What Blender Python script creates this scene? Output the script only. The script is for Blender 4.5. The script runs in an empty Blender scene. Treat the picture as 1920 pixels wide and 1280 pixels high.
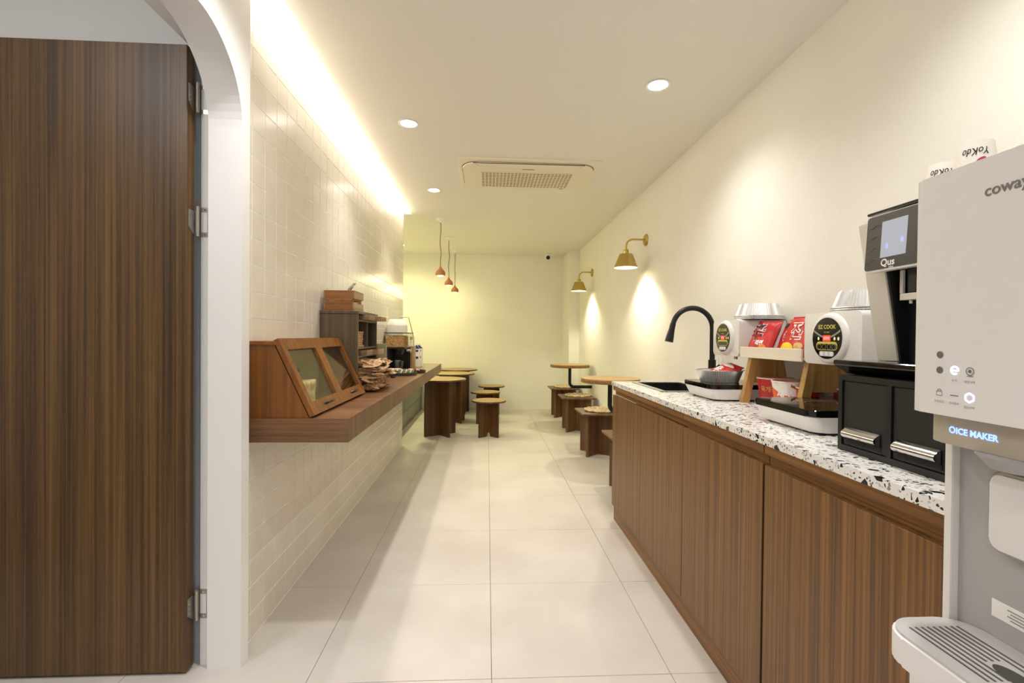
import bpy, bmesh, math, random
from mathutils import Vector, Matrix, noise
random.seed(7)
S = bpy.context.scene
C = bpy.context.collection
PI = math.pi

# ------------------------------------------------------------------ camera, world, light, exposure
def cam_axes(yaw, p, r):
    f = Vector((math.sin(yaw)*math.cos(p), math.cos(yaw)*math.cos(p), math.sin(p)))
    rt = Vector((math.cos(yaw), -math.sin(yaw), 0)); up = rt.cross(f)
    c, s = math.cos(r), math.sin(r)
    return c*rt+s*up, -s*rt+c*up, f
cd = bpy.data.cameras.new('camera'); cam = bpy.data.objects.new('camera', cd); C.objects.link(cam)
cd.sensor_width = 36; cd.lens = 893.02*36/1920; cd.clip_start = .02
rt, up, fw = cam_axes(.05211, -.01043, .00941)
m = Matrix.Identity(4)
for i in range(3): m[i][0], m[i][1], m[i][2] = rt[i], up[i], -fw[i]
m[2][3] = 1.1243
cam.matrix_world = m; S.camera = cam

w = bpy.data.worlds.new('world'); S.world = w; w.use_nodes = True
w.node_tree.nodes['Background'].inputs[0].default_value = (.9, .95, 1, 1)
w.node_tree.nodes['Background'].inputs[1].default_value = .6
S.view_settings.view_transform = 'Standard'; S.view_settings.look = 'None'
S.view_settings.exposure = 0.05; S.view_settings.gamma = 1; S.view_settings.use_curve_mapping = False
S.cycles.max_bounces = 8; S.cycles.diffuse_bounces = 5; S.cycles.use_denoising = True

ZC = 2.371                       # ceiling height
def lamp(name, kind, loc, power, col, rot=(0,0,0), **kw):
    d = bpy.data.lights.new(name, kind); d.energy = power; d.color = col
    for k, v in kw.items(): setattr(d, k, v)
    o = bpy.data.objects.new(name, d); C.objects.link(o); o.location = loc; o.rotation_euler = rot
    return o
WARM = (1, .95, .52); NEUT = (1, .99, .975)
# added fill lamp behind the camera, standing in for unseen entrance daylight
lamp('front_fill', 'AREA', (.3, -2.45, 1.25), 7, (.98, .98, 1), (PI/2, 0, 0), shape='RECTANGLE', size=1.7, size_y=2.0)

# ------------------------------------------------------------------ materials
def lin(c):
    return tuple(((v/255)/12.92 if v/255 <= .04045 else ((v/255+.055)/1.055)**2.4) for v in c)+(1,)
MATS = {}
def mat(name, rgb, rough=.5, metal=0, spec=.5, bump=0, bscale=200, emit=None, estr=0, trans=0, coat=0, alpha=1):
    if name in MATS: return MATS[name]
    M = bpy.data.materials.new(name); M.use_nodes = True; MATS[name] = M
    nt = M.node_tree; b = nt.nodes['Principled BSDF']
    b.inputs['Base Color'].default_value = lin(rgb); b.inputs['Roughness'].default_value = rough
    b.inputs['Metallic'].default_value = metal; b.inputs['Specular IOR Level'].default_value = spec
    b.inputs['Transmission Weight'].default_value = trans; b.inputs['Coat Weight'].default_value = coat
    b.inputs['Alpha'].default_value = alpha
    if emit: b.inputs['Emission Color'].default_value = lin(emit); b.inputs['Emission Strength'].default_value = estr
    if bump:
        tc = nt.nodes.new('ShaderNodeTexCoord'); n = nt.nodes.new('ShaderNodeTexNoise'); n.inputs['Scale'].default_value = bscale
        n.inputs['Detail'].default_value = 3
        bp = nt.nodes.new('ShaderNodeBump'); bp.inputs['Strength'].default_value = bump; bp.inputs['Distance'].default_value = .002
        nt.links.new(tc.outputs['Object'], n.inputs['Vector']); nt.links.new(n.outputs['Fac'], bp.inputs['Height'])
        nt.links.new(bp.outputs['Normal'], b.inputs['Normal'])
    return M
def ramp(nt, stops):
    r = nt.nodes.new('ShaderNodeValToRGB'); e = r.color_ramp.elements
    while len(e) < len(stops): e.new(.5)
    for k, (p, c) in zip(e, stops): k.position = p; k.color = lin(c)
    return r
def wood(name, dark, mid, light, axis='Z', fine=90, broad=14, rough=.42, lines=.35):
    """straight grained veneer: two noises stretched along the grain axis"""
    if name in MATS: return MATS[name]
    M = bpy.data.materials.new(name); M.use_nodes = True; MATS[name] = M
    nt = M.node_tree; b = nt.nodes['Principled BSDF']; b.inputs['Roughness'].default_value = rough
    tc = nt.nodes.new('ShaderNodeTexCoord')
    def stretched(sc, along, det):
        mp = nt.nodes.new('ShaderNodeMapping'); s = [sc]*3; s['XYZ'.index(axis)] = along
        mp.inputs['Scale'].default_value = s
        n = nt.nodes.new('ShaderNodeTexNoise'); n.inputs['Scale'].default_value = 1; n.inputs['Detail'].default_value = det; n.inputs['Roughness'].default_value = .65
        nt.links.new(tc.outputs['Object'], mp.inputs['Vector']); nt.links.new(mp.outputs['Vector'], n.inputs['Vector'])
        return n
    a = stretched(broad, .25, 2); f = stretched(fine, .6, 4); g = stretched(fine*5, 12, 2)
    mx = nt.nodes.new('ShaderNodeMix'); mx.data_type = 'FLOAT'; mx.inputs[0].default_value = .62
    nt.links.new(a.outputs['Fac'], mx.inputs[2]); nt.links.new(f.outputs['Fac'], mx.inputs[3])
    m2 = nt.nodes.new('ShaderNodeMix'); m2.data_type = 'FLOAT'; m2.inputs[0].default_value = .14
    nt.links.new(mx.outputs[0], m2.inputs[2]); nt.links.new(g.outputs['Fac'], m2.inputs[3])
    r = ramp(nt, [(.32, dark), (.44, tuple((d+q)//2 for d, q in zip(dark, mid))), (.52, mid), (.66, light)])
    nt.links.new(m2.outputs[0], r.inputs['Fac'])
    nt.links.new(r.outputs['Color'], b.inputs['Base Color'])
    bp = nt.nodes.new('ShaderNodeBump'); bp.inputs['Strength'].default_value = .12; bp.inputs['Distance'].default_value = .001
    nt.links.new(f.outputs['Fac'], bp.inputs['Height']); nt.links.new(bp.outputs['Normal'], b.inputs['Normal'])
    return M
def mottled(name, c1, c2, scale, rough=.5, bump=0, bscale=60, detail=4):
    if name in MATS: return MATS[name]
    M = bpy.data.materials.new(name); M.use_nodes = True; MATS[name] = M
    nt = M.node_tree; b = nt.nodes['Principled BSDF']; b.inputs['Roughness'].default_value = rough
    g = nt.nodes.new('ShaderNodeNewGeometry')
    n = nt.nodes.new('ShaderNodeTexNoise'); n.inputs['Scale'].default_value = scale; n.inputs['Detail'].default_value = detail
    nt.links.new(g.outputs['Position'], n.inputs['Vector'])
    r = ramp(nt, [(.35, c1), (.65, c2)]); nt.links.new(n.outputs['Fac'], r.inputs['Fac']); nt.links.new(r.outputs['Color'], b.inputs['Base Color'])
    if bump:
        n2 = nt.nodes.new('ShaderNodeTexNoise'); n2.inputs['Scale'].default_value = bscale; n2.inputs['Detail'].default_value = 4; n2.inputs['Roughness'].default_value = .6
        nt.links.new(g.outputs['Position'], n2.inputs['Vector'])
        bp = nt.nodes.new('ShaderNodeBump'); bp.inputs['Strength'].default_value = bump; bp.inputs['Distance'].default_value = .003
        nt.links.new(n2.outputs['Fac'], bp.inputs['Height']); nt.links.new(bp.outputs['Normal'], b.inputs['Normal'])
    return M
def terrazzo(name):
    M = bpy.data.materials.new(name); M.use_nodes = True; nt = M.node_tree; b = nt.nodes['Principled BSDF']
    b.inputs['Roughness'].default_value = .22
    tc = nt.nodes.new('ShaderNodeTexCoord'); prev = None
    nz = nt.nodes.new('ShaderNodeTexNoise'); nz.inputs['Scale'].default_value = 55
    mp = nt.nodes.new('ShaderNodeVectorMath'); mp.operation = 'MULTIPLY_ADD'; mp.inputs[1].default_value = (.005,)*3
    nt.links.new(tc.outputs['Object'], nz.inputs['Vector']); nt.links.new(nz.outputs['Color'], mp.inputs[0]); nt.links.new(tc.outputs['Object'], mp.inputs[2])
    base = nt.nodes.new('ShaderNodeRGB'); base.outputs[0].default_value = lin((238, 236, 233)); prev = base.outputs[0]
    for sc, thr, edge, stops in [(150, .30, .12, [(0, (196, 194, 192)), (.55, (140, 138, 136)), (.8, (60, 58, 58))]),
                                 (92, .13, .09, [(0, (26, 28, 34)), (.5, (52, 50, 50)), (.66, (132, 104, 84)), (.82, (150, 148, 146))]),
                                 (58, .07, .08, [(0, (24, 26, 32)), (.6, (46, 44, 44)), (.8, (116, 88, 68))])]:
        v = nt.nodes.new('ShaderNodeTexVoronoi'); v.inputs['Scale'].default_value = sc; v.feature = 'F1'
        ve = nt.nodes.new('ShaderNodeTexVoronoi'); ve.inputs['Scale'].default_value = sc; ve.feature = 'DISTANCE_TO_EDGE'
        nt.links.new(mp.outputs[0], v.inputs['Vector']); nt.links.new(mp.outputs[0], ve.inputs['Vector'])
        sp = nt.nodes.new('ShaderNodeSeparateColor'); nt.links.new(v.outputs['Color'], sp.inputs[0])
        a = nt.nodes.new('ShaderNodeMath'); a.operation = 'LESS_THAN'; a.inputs[1].default_value = thr; nt.links.new(sp.outputs[0], a.inputs[0])
        d = nt.nodes.new('ShaderNodeMath'); d.operation = 'GREATER_THAN'; d.inputs[1].default_value = edge; nt.links.new(ve.outputs['Distance'], d.inputs[0])
        q = nt.nodes.new('ShaderNodeMath'); q.operation = 'MULTIPLY'; nt.links.new(a.outputs[0], q.inputs[0]); nt.links.new(d.outputs[0], q.inputs[1])
        r = ramp(nt, stops); r.color_ramp.interpolation = 'CONSTANT'; nt.links.new(sp.outputs[1], r.inputs['Fac'])
        mx = nt.nodes.new('ShaderNodeMix'); mx.data_type = 'RGBA'
        nt.links.new(q.outputs[0], mx.inputs[0]); nt.links.new(prev, mx.inputs[6]); nt.links.new(r.outputs['Color'], mx.inputs[7]); prev = mx.outputs[2]
    nt.links.new(prev, b.inputs['Base Color'])
    return M

M_WALL = mottled('cream_stucco', (237, 234, 224), (240, 237, 227), 3, .85, .55, 150)
M_CEIL = mat('ceiling_paint', (235, 232, 223), .9)
M_WHITE = mat('white_paint', (236, 234, 232), .55)
M_FLOOR = mottled('floor_porcelain', (197, 189, 182), (209, 202, 195), 2.3, .42)
M_GROUT = mat('floor_grout', (128, 120, 112), .9)
M_TILE = mottled('glazed_cream_tile', (217, 209, 195), (223, 216, 203), 5, .24)
M_TGROUT = mat('tile_grout', (250, 249, 246), .9)
M_DOOR = wood('door_veneer', (46, 33, 18), (100, 72, 38), (126, 94, 52), 'Z', 90, 11)
M_CAB = wood('cabinet_veneer', (54, 36, 19), (120, 82, 41), (150, 107, 56), 'Z', 130, 26)
M_CABY = wood('cabinet_rail_veneer', (58, 38, 20), (124, 82, 38), (154, 106, 52), 'Y', 120, 26)
M_SHX = wood('shelf_veneer_cross', (78, 54, 36), (122, 87, 58), (150, 110, 76), 'X', 60, 9, .28)
M_SHZ = wood('shelf_veneer_edge', (76, 54, 36), (120, 87, 58), (146, 110, 76), 'Z', 70, 12)
M_CASE = wood('case_wood', (90, 50, 13), (124, 75, 22), (148, 95, 34), 'Z', 40, 8)
M_CASEY = wood('case_rail_wood', (90, 50, 13), (128, 78, 24), (152, 97, 36), 'Y', 40, 8)
M_TBL = wood('table_leg_walnut', (54, 34, 17), (96, 64, 34), (118, 82, 47), 'Z', 40, 9)
M_TBLTOP = wood('table_top_oak', (142, 114, 70), (168, 138, 88), (186, 158, 108), 'X', 30, 7)
M_STOOL = wood('stool_walnut', (74, 50, 30), (112, 79, 50), (136, 99, 66), 'Z', 45, 10)
M_GREYW = wood('grey_brown_laminate', (62, 52, 38), (94, 79, 58), (118, 101, 78), 'Z', 45, 12)
M_CRATE = wood('crate_pine', (108, 68, 32), (148, 98, 50), (172, 120, 68), 'X', 40, 10)
M_BOX = wood('small_box_wood', (112, 86, 58), (150, 120, 86), (172, 142, 106), 'Y', 40, 10)
M_RACK = wood('rack_beech', (158, 116, 62), (190, 148, 88), (208, 170, 112), 'Z', 40, 8)
M_BLACK = mat('black_plastic', (22, 22, 23), .42)
M_BLACKM = mat('matte_black_metal', (24, 24, 26), .38, .2)
M_GLOSSB = mat('gloss_black', (10, 10, 11), .06)
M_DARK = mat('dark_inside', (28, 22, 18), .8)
M_CHROME = mat('chrome', (205, 203, 200), .12, 1)
M_STEEL = mat('hinge_steel', (176, 170, 160), .34, .75)
M_BRASS = mat('brushed_brass', (196, 170, 100), .38, .85)
M_PLAST = mat('white_plastic', (230, 226, 222), .35)
M_PLASTG = mat('warm_grey_plastic', (228, 226, 225), .42)
M_GREY = mat('grey_panel', (172, 170, 170), .45)
M_SILVER = mat('silver_plastic', (226, 222, 214), .35, .15)
M_FOIL = mat('aluminium_foil', (236, 236, 236), .3, .8)
M_CREAMSH = mat('cream_shelf', (230, 220, 200), .5)
M_RED = mat('red_film', (188, 14, 20), .36)
M_DRED = mat('dark_red_film', (132, 18, 22), .3)
M_YEL = mat('yellow_print', (240, 205, 40), .4)
M_WPRINT = mat('white_print', (240, 238, 235), .4)
M_KPRINT = mat('black_print', (20, 18, 18), .5)
M_GPRINT = mat('grey_print', (150, 146, 140), .5)
M_GOLD = mat('gold_print', (206, 190, 80), .4)
M_GREYBLUE = mat('grey_frame', (165, 174, 184), .5)
M_GLASS = mat('clear_glass', (255, 255, 255), .02, trans=1)
M_GLASS.node_tree.nodes['Principled BSDF'].inputs['IOR'].default_value = 1.45
def thin_glass(name, tint, mixf, rough=.03):
    M = bpy.data.materials.new(name); M.use_nodes = True; nt = M.node_tree; nt.nodes.clear()
    o = nt.nodes.new('ShaderNodeOutputMaterial'); t = nt.nodes.new('ShaderNodeBsdfTransparent'); t.inputs[0].default_value = lin(tint)
    g = nt.nodes.new('ShaderNodeBsdfGlossy'); g.inputs['Roughness'].default_value = rough
    mx = nt.nodes.new('ShaderNodeMixShader'); mx.inputs[0].default_value = mixf
    nt.links.new(t.outputs[0], mx.inputs[1]); nt.links.new(g.outputs[0], mx.inputs[2]); nt.links.new(mx.outputs[0], o.inputs[0])
    return M
M_PANE = thin_glass('case_pane', (250, 252, 248), .16)
M_ACRYL = thin_glass('clear_acrylic', (238, 240, 240), .10)
def emis(name, rgb, st): return mat(name, (255, 255, 255) if st > 5 else (30, 30, 32), .5, emit=rgb, estr=st)

# ------------------------------------------------------------------ mesh helpers
def new(): return bmesh.new()
def box(bm, x0, x1, y0, y1, z0, z1, mi=0):
    vs = [bm.verts.new(p) for p in [(x0,y0,z0),(x1,y0,z0),(x1,y1,z0),(x0,y1,z0),(x0,y0,z1),(x1,y0,z1),(x1,y1,z1),(x0,y1,z1)]]
    fs = []
    for q in [(0,3,2,1),(4,5,6,7),(0,1,5,4),(1,2,6,5),(2,3,7,6),(3,0,4,7)]:
        f = bm.faces.new([vs[i] for i in q]); f.material_index = mi; fs.append(f)
    return fs
def bevel(bm, w, seg=2):
    bmesh.ops.bevel(bm, geom=list(bm.edges), offset=w, segments=seg, profile=.7, affect='EDGES', clamp_overlap=True)
    return bm
def bbox(x0, x1, y0, y1, z0, z1, w=.003, seg=2):
    bm = new(); box(bm, x0, x1, y0, y1, z0, z1); return bevel(bm, w, seg)
def prism(bm, pts, axis, a, b, mi=0):
    """polygon given in the two other axes (cyclic order y,z for X; x,z for Y; x,y for Z) extruded from a to b"""
    def P(p, t): return {'X': (t, p[0], p[1]), 'Y': (p[0], t, p[1]), 'Z': (p[0], p[1], t)}[axis]
    A = [bm.verts.new(P(p, a)) for p in pts]; B = [bm.verts.new(P(p, b)) for p in pts]; n = len(pts)
    for f in [bm.faces.new(A), bm.faces.new(B)]+[bm.faces.new([A[i], A[(i+1)%n], B[(i+1)%n], B[i]]) for i in range(n)]: f.material_index = mi
    return bm
def lathe(bm, prof, cx=0, cy=0, n=32, sx=1, sy=1, cap=True, flute=0, nfl=0, mi=0):
    rings = []
    for r, z in prof:
        rings.append([bm.verts.new((cx+sx*r*(1+(flute*math.cos(nfl*2*PI*i/n) if nfl else 0))*math.cos(2*PI*i/n), cy+sy*r*(1+(flute*math.cos(nfl*2*PI*i/n) if nfl else 0))*math.sin(2*PI*i/n), z)) for i in range(n)])
    for a, b in zip(rings, rings[1:]):
        for i in range(n):
            f = bm.faces.new([a[i], a[(i+1)%n], b[(i+1)%n], b[i]]); f.material_index = mi
    if cap: bm.faces.new(rings[0]); bm.faces.new(rings[-1])
    return bm
def tube(bm, path, r, n=12, cap=True):
    P = [Vector(p) for p in path]; rings = []; ref = None
    for i, p in enumerate(P):
        d = (P[min(i+1, len(P)-1)]-P[max(i-1, 0)]).normalized()
        if ref is None: ref = d.orthogonal().normalized()
        ref = (ref-d*ref.dot(d)).normalized(); s = d.cross(ref)
        rr = r[i] if isinstance(r, (list, tuple)) else r
        rings.append([bm.verts.new(p+rr*(math.cos(2*PI*k/n)*ref+math.sin(2*PI*k/n)*s)) for k in range(n)])
    for a, b in zip(rings, rings[1:]):
        for k in range(n): bm.faces.new([a[k], a[(k+1)%n], b[(k+1)%n], b[k]])
    if cap: bm.faces.new(rings[0]); bm.faces.new(rings[-1])
    return bm
def disc(bm, c, axis, r, h, n=28, r2=None):
    """short cylinder from c along axis by h"""
    a = Vector(axis).normalized(); c = Vector(c)
    return tube(bm, [c, c+a*h], [r, r if r2 is None else r2], n)
def rrect(y0, y1, z0, z1, r, n=6):
    out = []
    for cy, cz, a0 in [(y1-r, z1-r, 0), (y0+r, z1-r, PI/2), (y0+r, z0+r, PI), (y1-r, z0+r, 1.5*PI)]:
        out += [(cy+r*math.cos(a0+PI/2*k/n), cz+r*math.sin(a0+PI/2*k/n)) for k in range(n+1)]
    return out
def obj(name, bm, mats, parent=None, smooth=False, loc=None):
    bmesh.ops.remove_doubles(bm, verts=bm.verts, dist=1e-6)
    bmesh.ops.recalc_face_normals(bm, faces=bm.faces)
    me = bpy.data.meshes.new(name); bm.to_mesh(me); bm.free()
    for x in (mats if isinstance(mats, (list, tuple)) else [mats]): me.materials.append(x)
    o = bpy.data.objects.new(name, me); C.objects.link(o)
    if parent: o.parent = parent
    if loc: o.location = loc
    if smooth:
        for p in me.polygons: p.use_smooth = True
        if smooth != 'all': me.set_sharp_from_angle(angle=math.radians(38))
    return o
def tag(o, label, cat, group=None):
    o['label'] = label; o['category'] = cat
    if group: o['group'] = group
    return o
def thing(name, label, cat, loc=(0,0,0), rotz=0, group=None):
    o = bpy.data.objects.new(name, None); o.empty_display_size = .05; C.objects.link(o)
    o.location = loc; o.rotation_euler = (0, 0, rotz); return tag(o, label, cat, group)
def struct(name, bm, mats, parent=None, smooth=False):
    o = obj(name, bm, mats, parent, smooth)
    if not parent: o['kind'] = 'structure'
    return o
def dup(root, label, loc, rotz=None, group=None):
    r = root.copy(); C.objects.link(r); r.location = loc
    if rotz is not None: r.rotation_euler = (0, 0, rotz)
    r['label'] = label
    if group: r['group'] = group
    def kids(a, b):
        for ch in list(a.children):
            c = ch.copy(); C.objects.link(c); c.parent = b; kids(ch, c)
    kids(root, r)
    return r
def text(name, body, size, M, parent, fn, align='CENTER', bold=0, shear=0, sx=1):
    """flat print: lettering as a thin mesh, its outline points put in place by fn(u, v)"""
    cu = bpy.data.curves.new('lettering', 'FONT'); cu.body = body; cu.size = size; cu.align_x = align; cu.align_y = 'CENTER'
    cu.offset = bold; cu.shear = shear; cu.resolution_u = 3
    t = bpy.data.objects.new('lettering_source', cu); C.objects.link(t); bpy.context.view_layer.update()
    me = bpy.data.meshes.new_from_object(t.evaluated_get(bpy.context.evaluated_depsgraph_get()))
    bpy.data.objects.remove(t); bpy.data.curves.remove(cu)
    me.materials.clear(); me.materials.append(M)
    for v in me.vertices: v.co = Vector(fn(v.co.x*sx, v.co.y))
    o = bpy.data.objects.new(name, me); C.objects.link(o); o.parent = parent
    return o
def face_negx(X, Y, Z):            # print on a face that looks along -X: u runs towards -Y
    return lambda u, v: (X, Y-u, Z+v)

# ------------------------------------------------------------------ the room
XL, XR, YB, YE = -.857, 1.32, 7.347, 4.90      # left tiled wall, right wall, back wall, end of tiled wall
# floor with its 0.6 m tiles
fl = new(); box(fl, -3.2, XR+.1, -2.6, YB+.1, -.05, -.003); floor = struct('floor', fl, M_GROUT)
tb = new(); box(tb, 0, .598, 0, .598, -.01, 0); bevel(tb, .0008, 1)
tile_o = obj('floor_tile', tb, M_FLOOR, floor); first = True
for i in range(-6, 3):
    for j in range(-7, 10):
        x, y = .0247+.6*i+.0008, 1.5542+.6*j+.0008
        if x > XR or y > YB or x < -3.3 or (j < -1 and i < -3): continue
        if x < -1.62 and y > 1.8: continue
        o = tile_o if first else tile_o.copy()
        if not first: C.objects.link(o)
        first = False; o.location = (x, y, random.uniform(-.0003, .0003))
# left wall with square glazed tiles
wl = new(); box(wl, -.99, XL-.0012, 1.69, YE, 0, ZC+.09); wall_left = struct('wall_left', wl, M_TGROUT)
PY, PZ = .1, .0983
def tilemesh(bm, y0, y1, z0, z1):
    e = .0008; x0, x1 = XL-.003, XL
    b = [bm.verts.new(p) for p in [(x0,y0,z0),(x0,y1,z0),(x0,y1,z1),(x0,y0,z1)]]
    f = [bm.verts.new(p) for p in [(x1,y0+e,z0+e),(x1,y1-e,z0+e),(x1,y1-e,z1-e),(x1,y0+e,z1-e)]]
    bm.faces.new(f)
    for k in range(4): bm.faces.new([b[k], b[(k+1)%4], f[(k+1)%4], f[k]])
zs = [1.181+PZ*k for k in range(-13, 14)]; ys = [1.682+PY*k for k in range(0, 34)]
cells = []
for y in ys:
    for z in zs:
        y0, y1, z0, z1 = max(y, 1.691)+.0013, min(y+PY, YE)-.0013, max(z, .003)+.0013, min(z+PZ, ZC+.085)-.0013
        if y1-y0 > .01 and z1-z0 > .01: cells.append((y0, y1, z0, z1))
cells.sort(key=lambda c: c[0])
full = None
for n, c in enumerate(cells[:300]):
    y0, y1, z0, z1 = c
    std = abs(y1-y0-.0974) < 1e-4 and abs(z1-z0-(PZ-.0026)) < 1e-4
    if std and full is not None:
        o = full.copy(); C.objects.link(o); o.location = (0, y0-full0[0], z0-full0[2])
    else:
        bm = new(); tilemesh(bm, *c); o = obj('tile', bm, M_TILE, wall_left)
        if std: full, full0 = o, c
    o.name = 'tile'
bm = new()
for c in cells[300:]: tilemesh(bm, *c)
o = obj('tile_field', bm, M_TILE, wall_left); o['kind'] = 'stuff'
# other walls
bm = new(); box(bm, XR, XR+.1, -2.6, YB+.1, 0, ZC+.1); struct('wall_right', bm, M_WALL)
bm = new(); box(bm, -1.7, XR, YB, YB+.1, 0, ZC+.1); struct('wall_back', bm, M_WALL)
bm = new(); box(bm, 1.172, XR, 6.79, YB, 0, ZC); struct('wall_pilaster', bm, M_WALL)
bm = new(); box(bm, -1.7, -1.6, YE-.1, YB, 0, ZC+.1); struct('wall_left_rear', bm, M_WALL)
bm = new(); box(bm, -1.6, -.992, YE-.1, YE-.002, 0, ZC+.1); struct('wall_left_return', bm, M_WALL)
# ceiling: leaves an open slot beside the tiled wall for the light line
bm = new()
box(bm, -.79, XR, -2.6, YE+.06, ZC, ZC+.08); box(bm, -1.7, XR, YE+.06, YB, ZC, ZC+.08); box(bm, -.94, -.79, -2.6, 1.685, ZC, ZC+.08)
box(bm, -1.0, -.79, 1.60, YE+.10, ZC+.082, ZC+.10); box(bm, -1.7, -.857, YE, YE+.06, ZC, ZC+.08)
struct('ceiling', bm, M_CEIL)
# arched opening wall (opening runs along the left side, far jamb at Y 1.635)
def arch_wall(bm, y0, y1, ztop, r, ymin, ymax, zmax, xa, xb):
    n = 16
    arc = [(y0, 0)]+[(y0+r-r*math.cos(PI/2*k/n), ztop-r+r*math.sin(PI/2*k/n)) for k in range(n+1)]+[(y1-r+r*math.sin(PI/2*k/n), ztop-r+r*math.cos(PI/2*k/n)) for k in range(n+1)]+[(y1, 0)]
    def q(x, pts): bm.faces.new([bm.verts.new((x, y, z)) for y, z in pts])
    for x in (xa, xb):
        q(x, [(ymin, 0), (y0, 0), (y0, ztop-r), (y0, zmax), (ymin, zmax)]); q(x, [(y1, 0), (ymax, 0), (ymax, zmax), (y1, zmax), (y1, ztop-r)])
        for a, b in zip(arc[1:-1], arc[2:-1]): q(x, [a, b, (b[0], zmax), (a[0], zmax)])
    for a, b in list(zip(arc, arc[1:]))+[((ymin, 0), (ymin, zmax)), ((ymin, zmax), (ymax, zmax)), ((ymax, zmax), (ymax, 0))]:
        bm.faces.new([bm.verts.new(p) for p in ((xa, *a), (xb, *a), (xb, *b), (xa, *b))])
bm = new(); arch_wall(bm, .70, 1.638, 2.062, .25, -2.6, 1.689, ZC, -.93, -.82)
struct('wall_arch', bm, M_WHITE)
# door frame behind the arch, and the room it leads to
bm = new(); box(bm, -.964, -.931, 1.658, 1.74, 0, 2.2); box(bm, -1.0, -.931, .62, 1.74, 2.085, 2.371); box(bm, -1.0, -.931, .62, .69, 0, 2.2)
struct('trim_1', bm, M_WHITE)
bm = new(); box(bm, -1.0, -.9642, 1.672, 1.739, 0, 2.0848); struct('trim_2', bm, M_GREYBLUE)
bm = new(); box(bm, -3.2, -.99, 1.74, 1.80, 0, 2.6); box(bm, -3.3, -3.2, -2.6, 1.8, 0, 2.6); struct('wall_side_room', bm, M_WHITE)
bm = new(); box(bm, -3.2, -.93, -2.6, 1.74, 2.6, 2.66); struct('ceiling_side_room', bm, M_WHITE)
# entrance wall behind the camera, unseen, with a wide opening without glass around the fill lamp
bm = new(); box(bm, -3.2, -.6, -2.66, -2.6, 0, 2.6); box(bm, 1.2, XR, -2.66, -2.6, 0, 2.4); box(bm, -.6, 1.2, -2.66, -2.6, 2.25, 2.6); struct('wall_front', bm, M_WHITE)
lamp('side_room_light', 'AREA', (-1.7, .2, 2.55), 21, NEUT, shape='SQUARE', size=.5)

# open door leaf: hinged on the far jamb, swung back into the side room
d = bpy.data.objects.new('door_1', None); C.objects.link(d); d.location = (-.981, 1.61, 0); d['kind'] = 'structure'
d['label'] = 'open dark walnut veneer door leaf on three steel hinges'
obj('door_leaf', bbox(-.92, 0, 0, .04, .008, 2.063, .002, 1), M_DOOR, d)
for zc in (1.908, 1.498, .21):
    h = obj('hinge', tube(new(), [(.012, .036, zc-.05), (.012, .036, zc+.05)], .0062, 12), M_STEEL, d, True)
    bm = new(); prism(bm, [(.006, -.022), (.034, -.045), (.034, .035), (.006, .035)], 'X', .0, .0022)
    for v in bm.verts: v.co.z += zc
    obj('door_leaf_plate', bm, M_STEEL, h)
    bm = new(); box(bm, .012, .05, .046, .0478, zc+.034, zc+.049); box(bm, .012, .05, .046, .0478, zc-.049, zc-.034); box(bm, .038, .05, .046, .0478, zc-.034, zc+.034)
    obj('frame_plate', bm, M_STEEL, h)
    for (x, y, z, ax) in [(.0023, .014, 0, (1,0,0)), (.0023, .014, -.016, (1,0,0)), (.0023, .014, .016, (1,0,0)), (.031, .046, .041, (0,-1,0)), (.031, .046, -.041, (0,-1,0)), (.044, .046, .02, (0,-1,0)), (.044, .046, -.02, (0,-1,0))]:
        obj('screw', disc(new(), (x, y, zc+z), ax, .0038, .0016, 10), M_CHROME, h)

# ------------------------------------------------------------------ ceiling fittings
led = thing('linear_light', 'long glowing white light line in the ceiling slot above the tiled wall', 'light', (-.822, 1.75, ZC))
bm = new(); n = 8
prism(bm, [(.030*math.cos(PI+PI*k/n), .020+.034*math.sin(PI+PI*k/n)) for k in range(n+1)], 'Y', 0, 3.12)
obj('diffuser', bm, emis('led_glow', (255, 246, 230), 30), led)
bm = new(); box(bm, -.031, .031, 0, 3.12, .021, .04); obj('housing', bm, M_WHITE, led)

def downlight(loc, label, power, col=NEUT, cone=104):
    t = thing('downlight', label, 'light', loc, 0, 'recessed ceiling downlights')
    obj('bezel', lathe(new(), [(.047, .0), (.058, -.001), (.060, -.004), (.056, -.006), (.047, -.004)], n=32, cap=False), M_WHITE, t, True)
    obj('lens', disc(new(), (0, 0, -.0025), (0, 0, 1), .047, .002), emis('downlight_glow', (255, 248, 235), 26), t)
    l = lamp('downlight_lamp', 'SPOT', (0, 0, -.02), power, col, spot_size=math.radians(cone), spot_blend=1, shadow_soft_size=.034); l.parent = t
    return t
downlight((.83, 2.321, ZC), 'bright round downlight above the right counter, the largest in view', 34, NEUT, 132)
downlight((-.473, 2.84, ZC), 'round downlight beside the tiled wall, nearer of the two on the left', 40)
downlight((-.464, 4.117, ZC), 'small round downlight just left of the ceiling air conditioner', 44, (1, .98, .68), 90)
for x, y, lab in [(.83, .9, 'over the water dispenser'), (-.47, 1.4, 'over the arched opening'), (.83, -.6, 'nearest the entrance on the dispenser side'), (-.3, -.4, 'nearest the entrance on the arch side')]:
    downlight((x, y, ZC), 'round recessed downlight '+lab, 42 if x > 0 else 44, NEUT, 140 if x > 0 else 130)
for y, lab in [(5.55, 'nearer one'), (6.65, 'farther one')]:
    downlight((-1.2, y, ZC), 'round recessed downlight over the rear bench, '+lab, 58, (1, .985, .46), 158)

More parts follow.
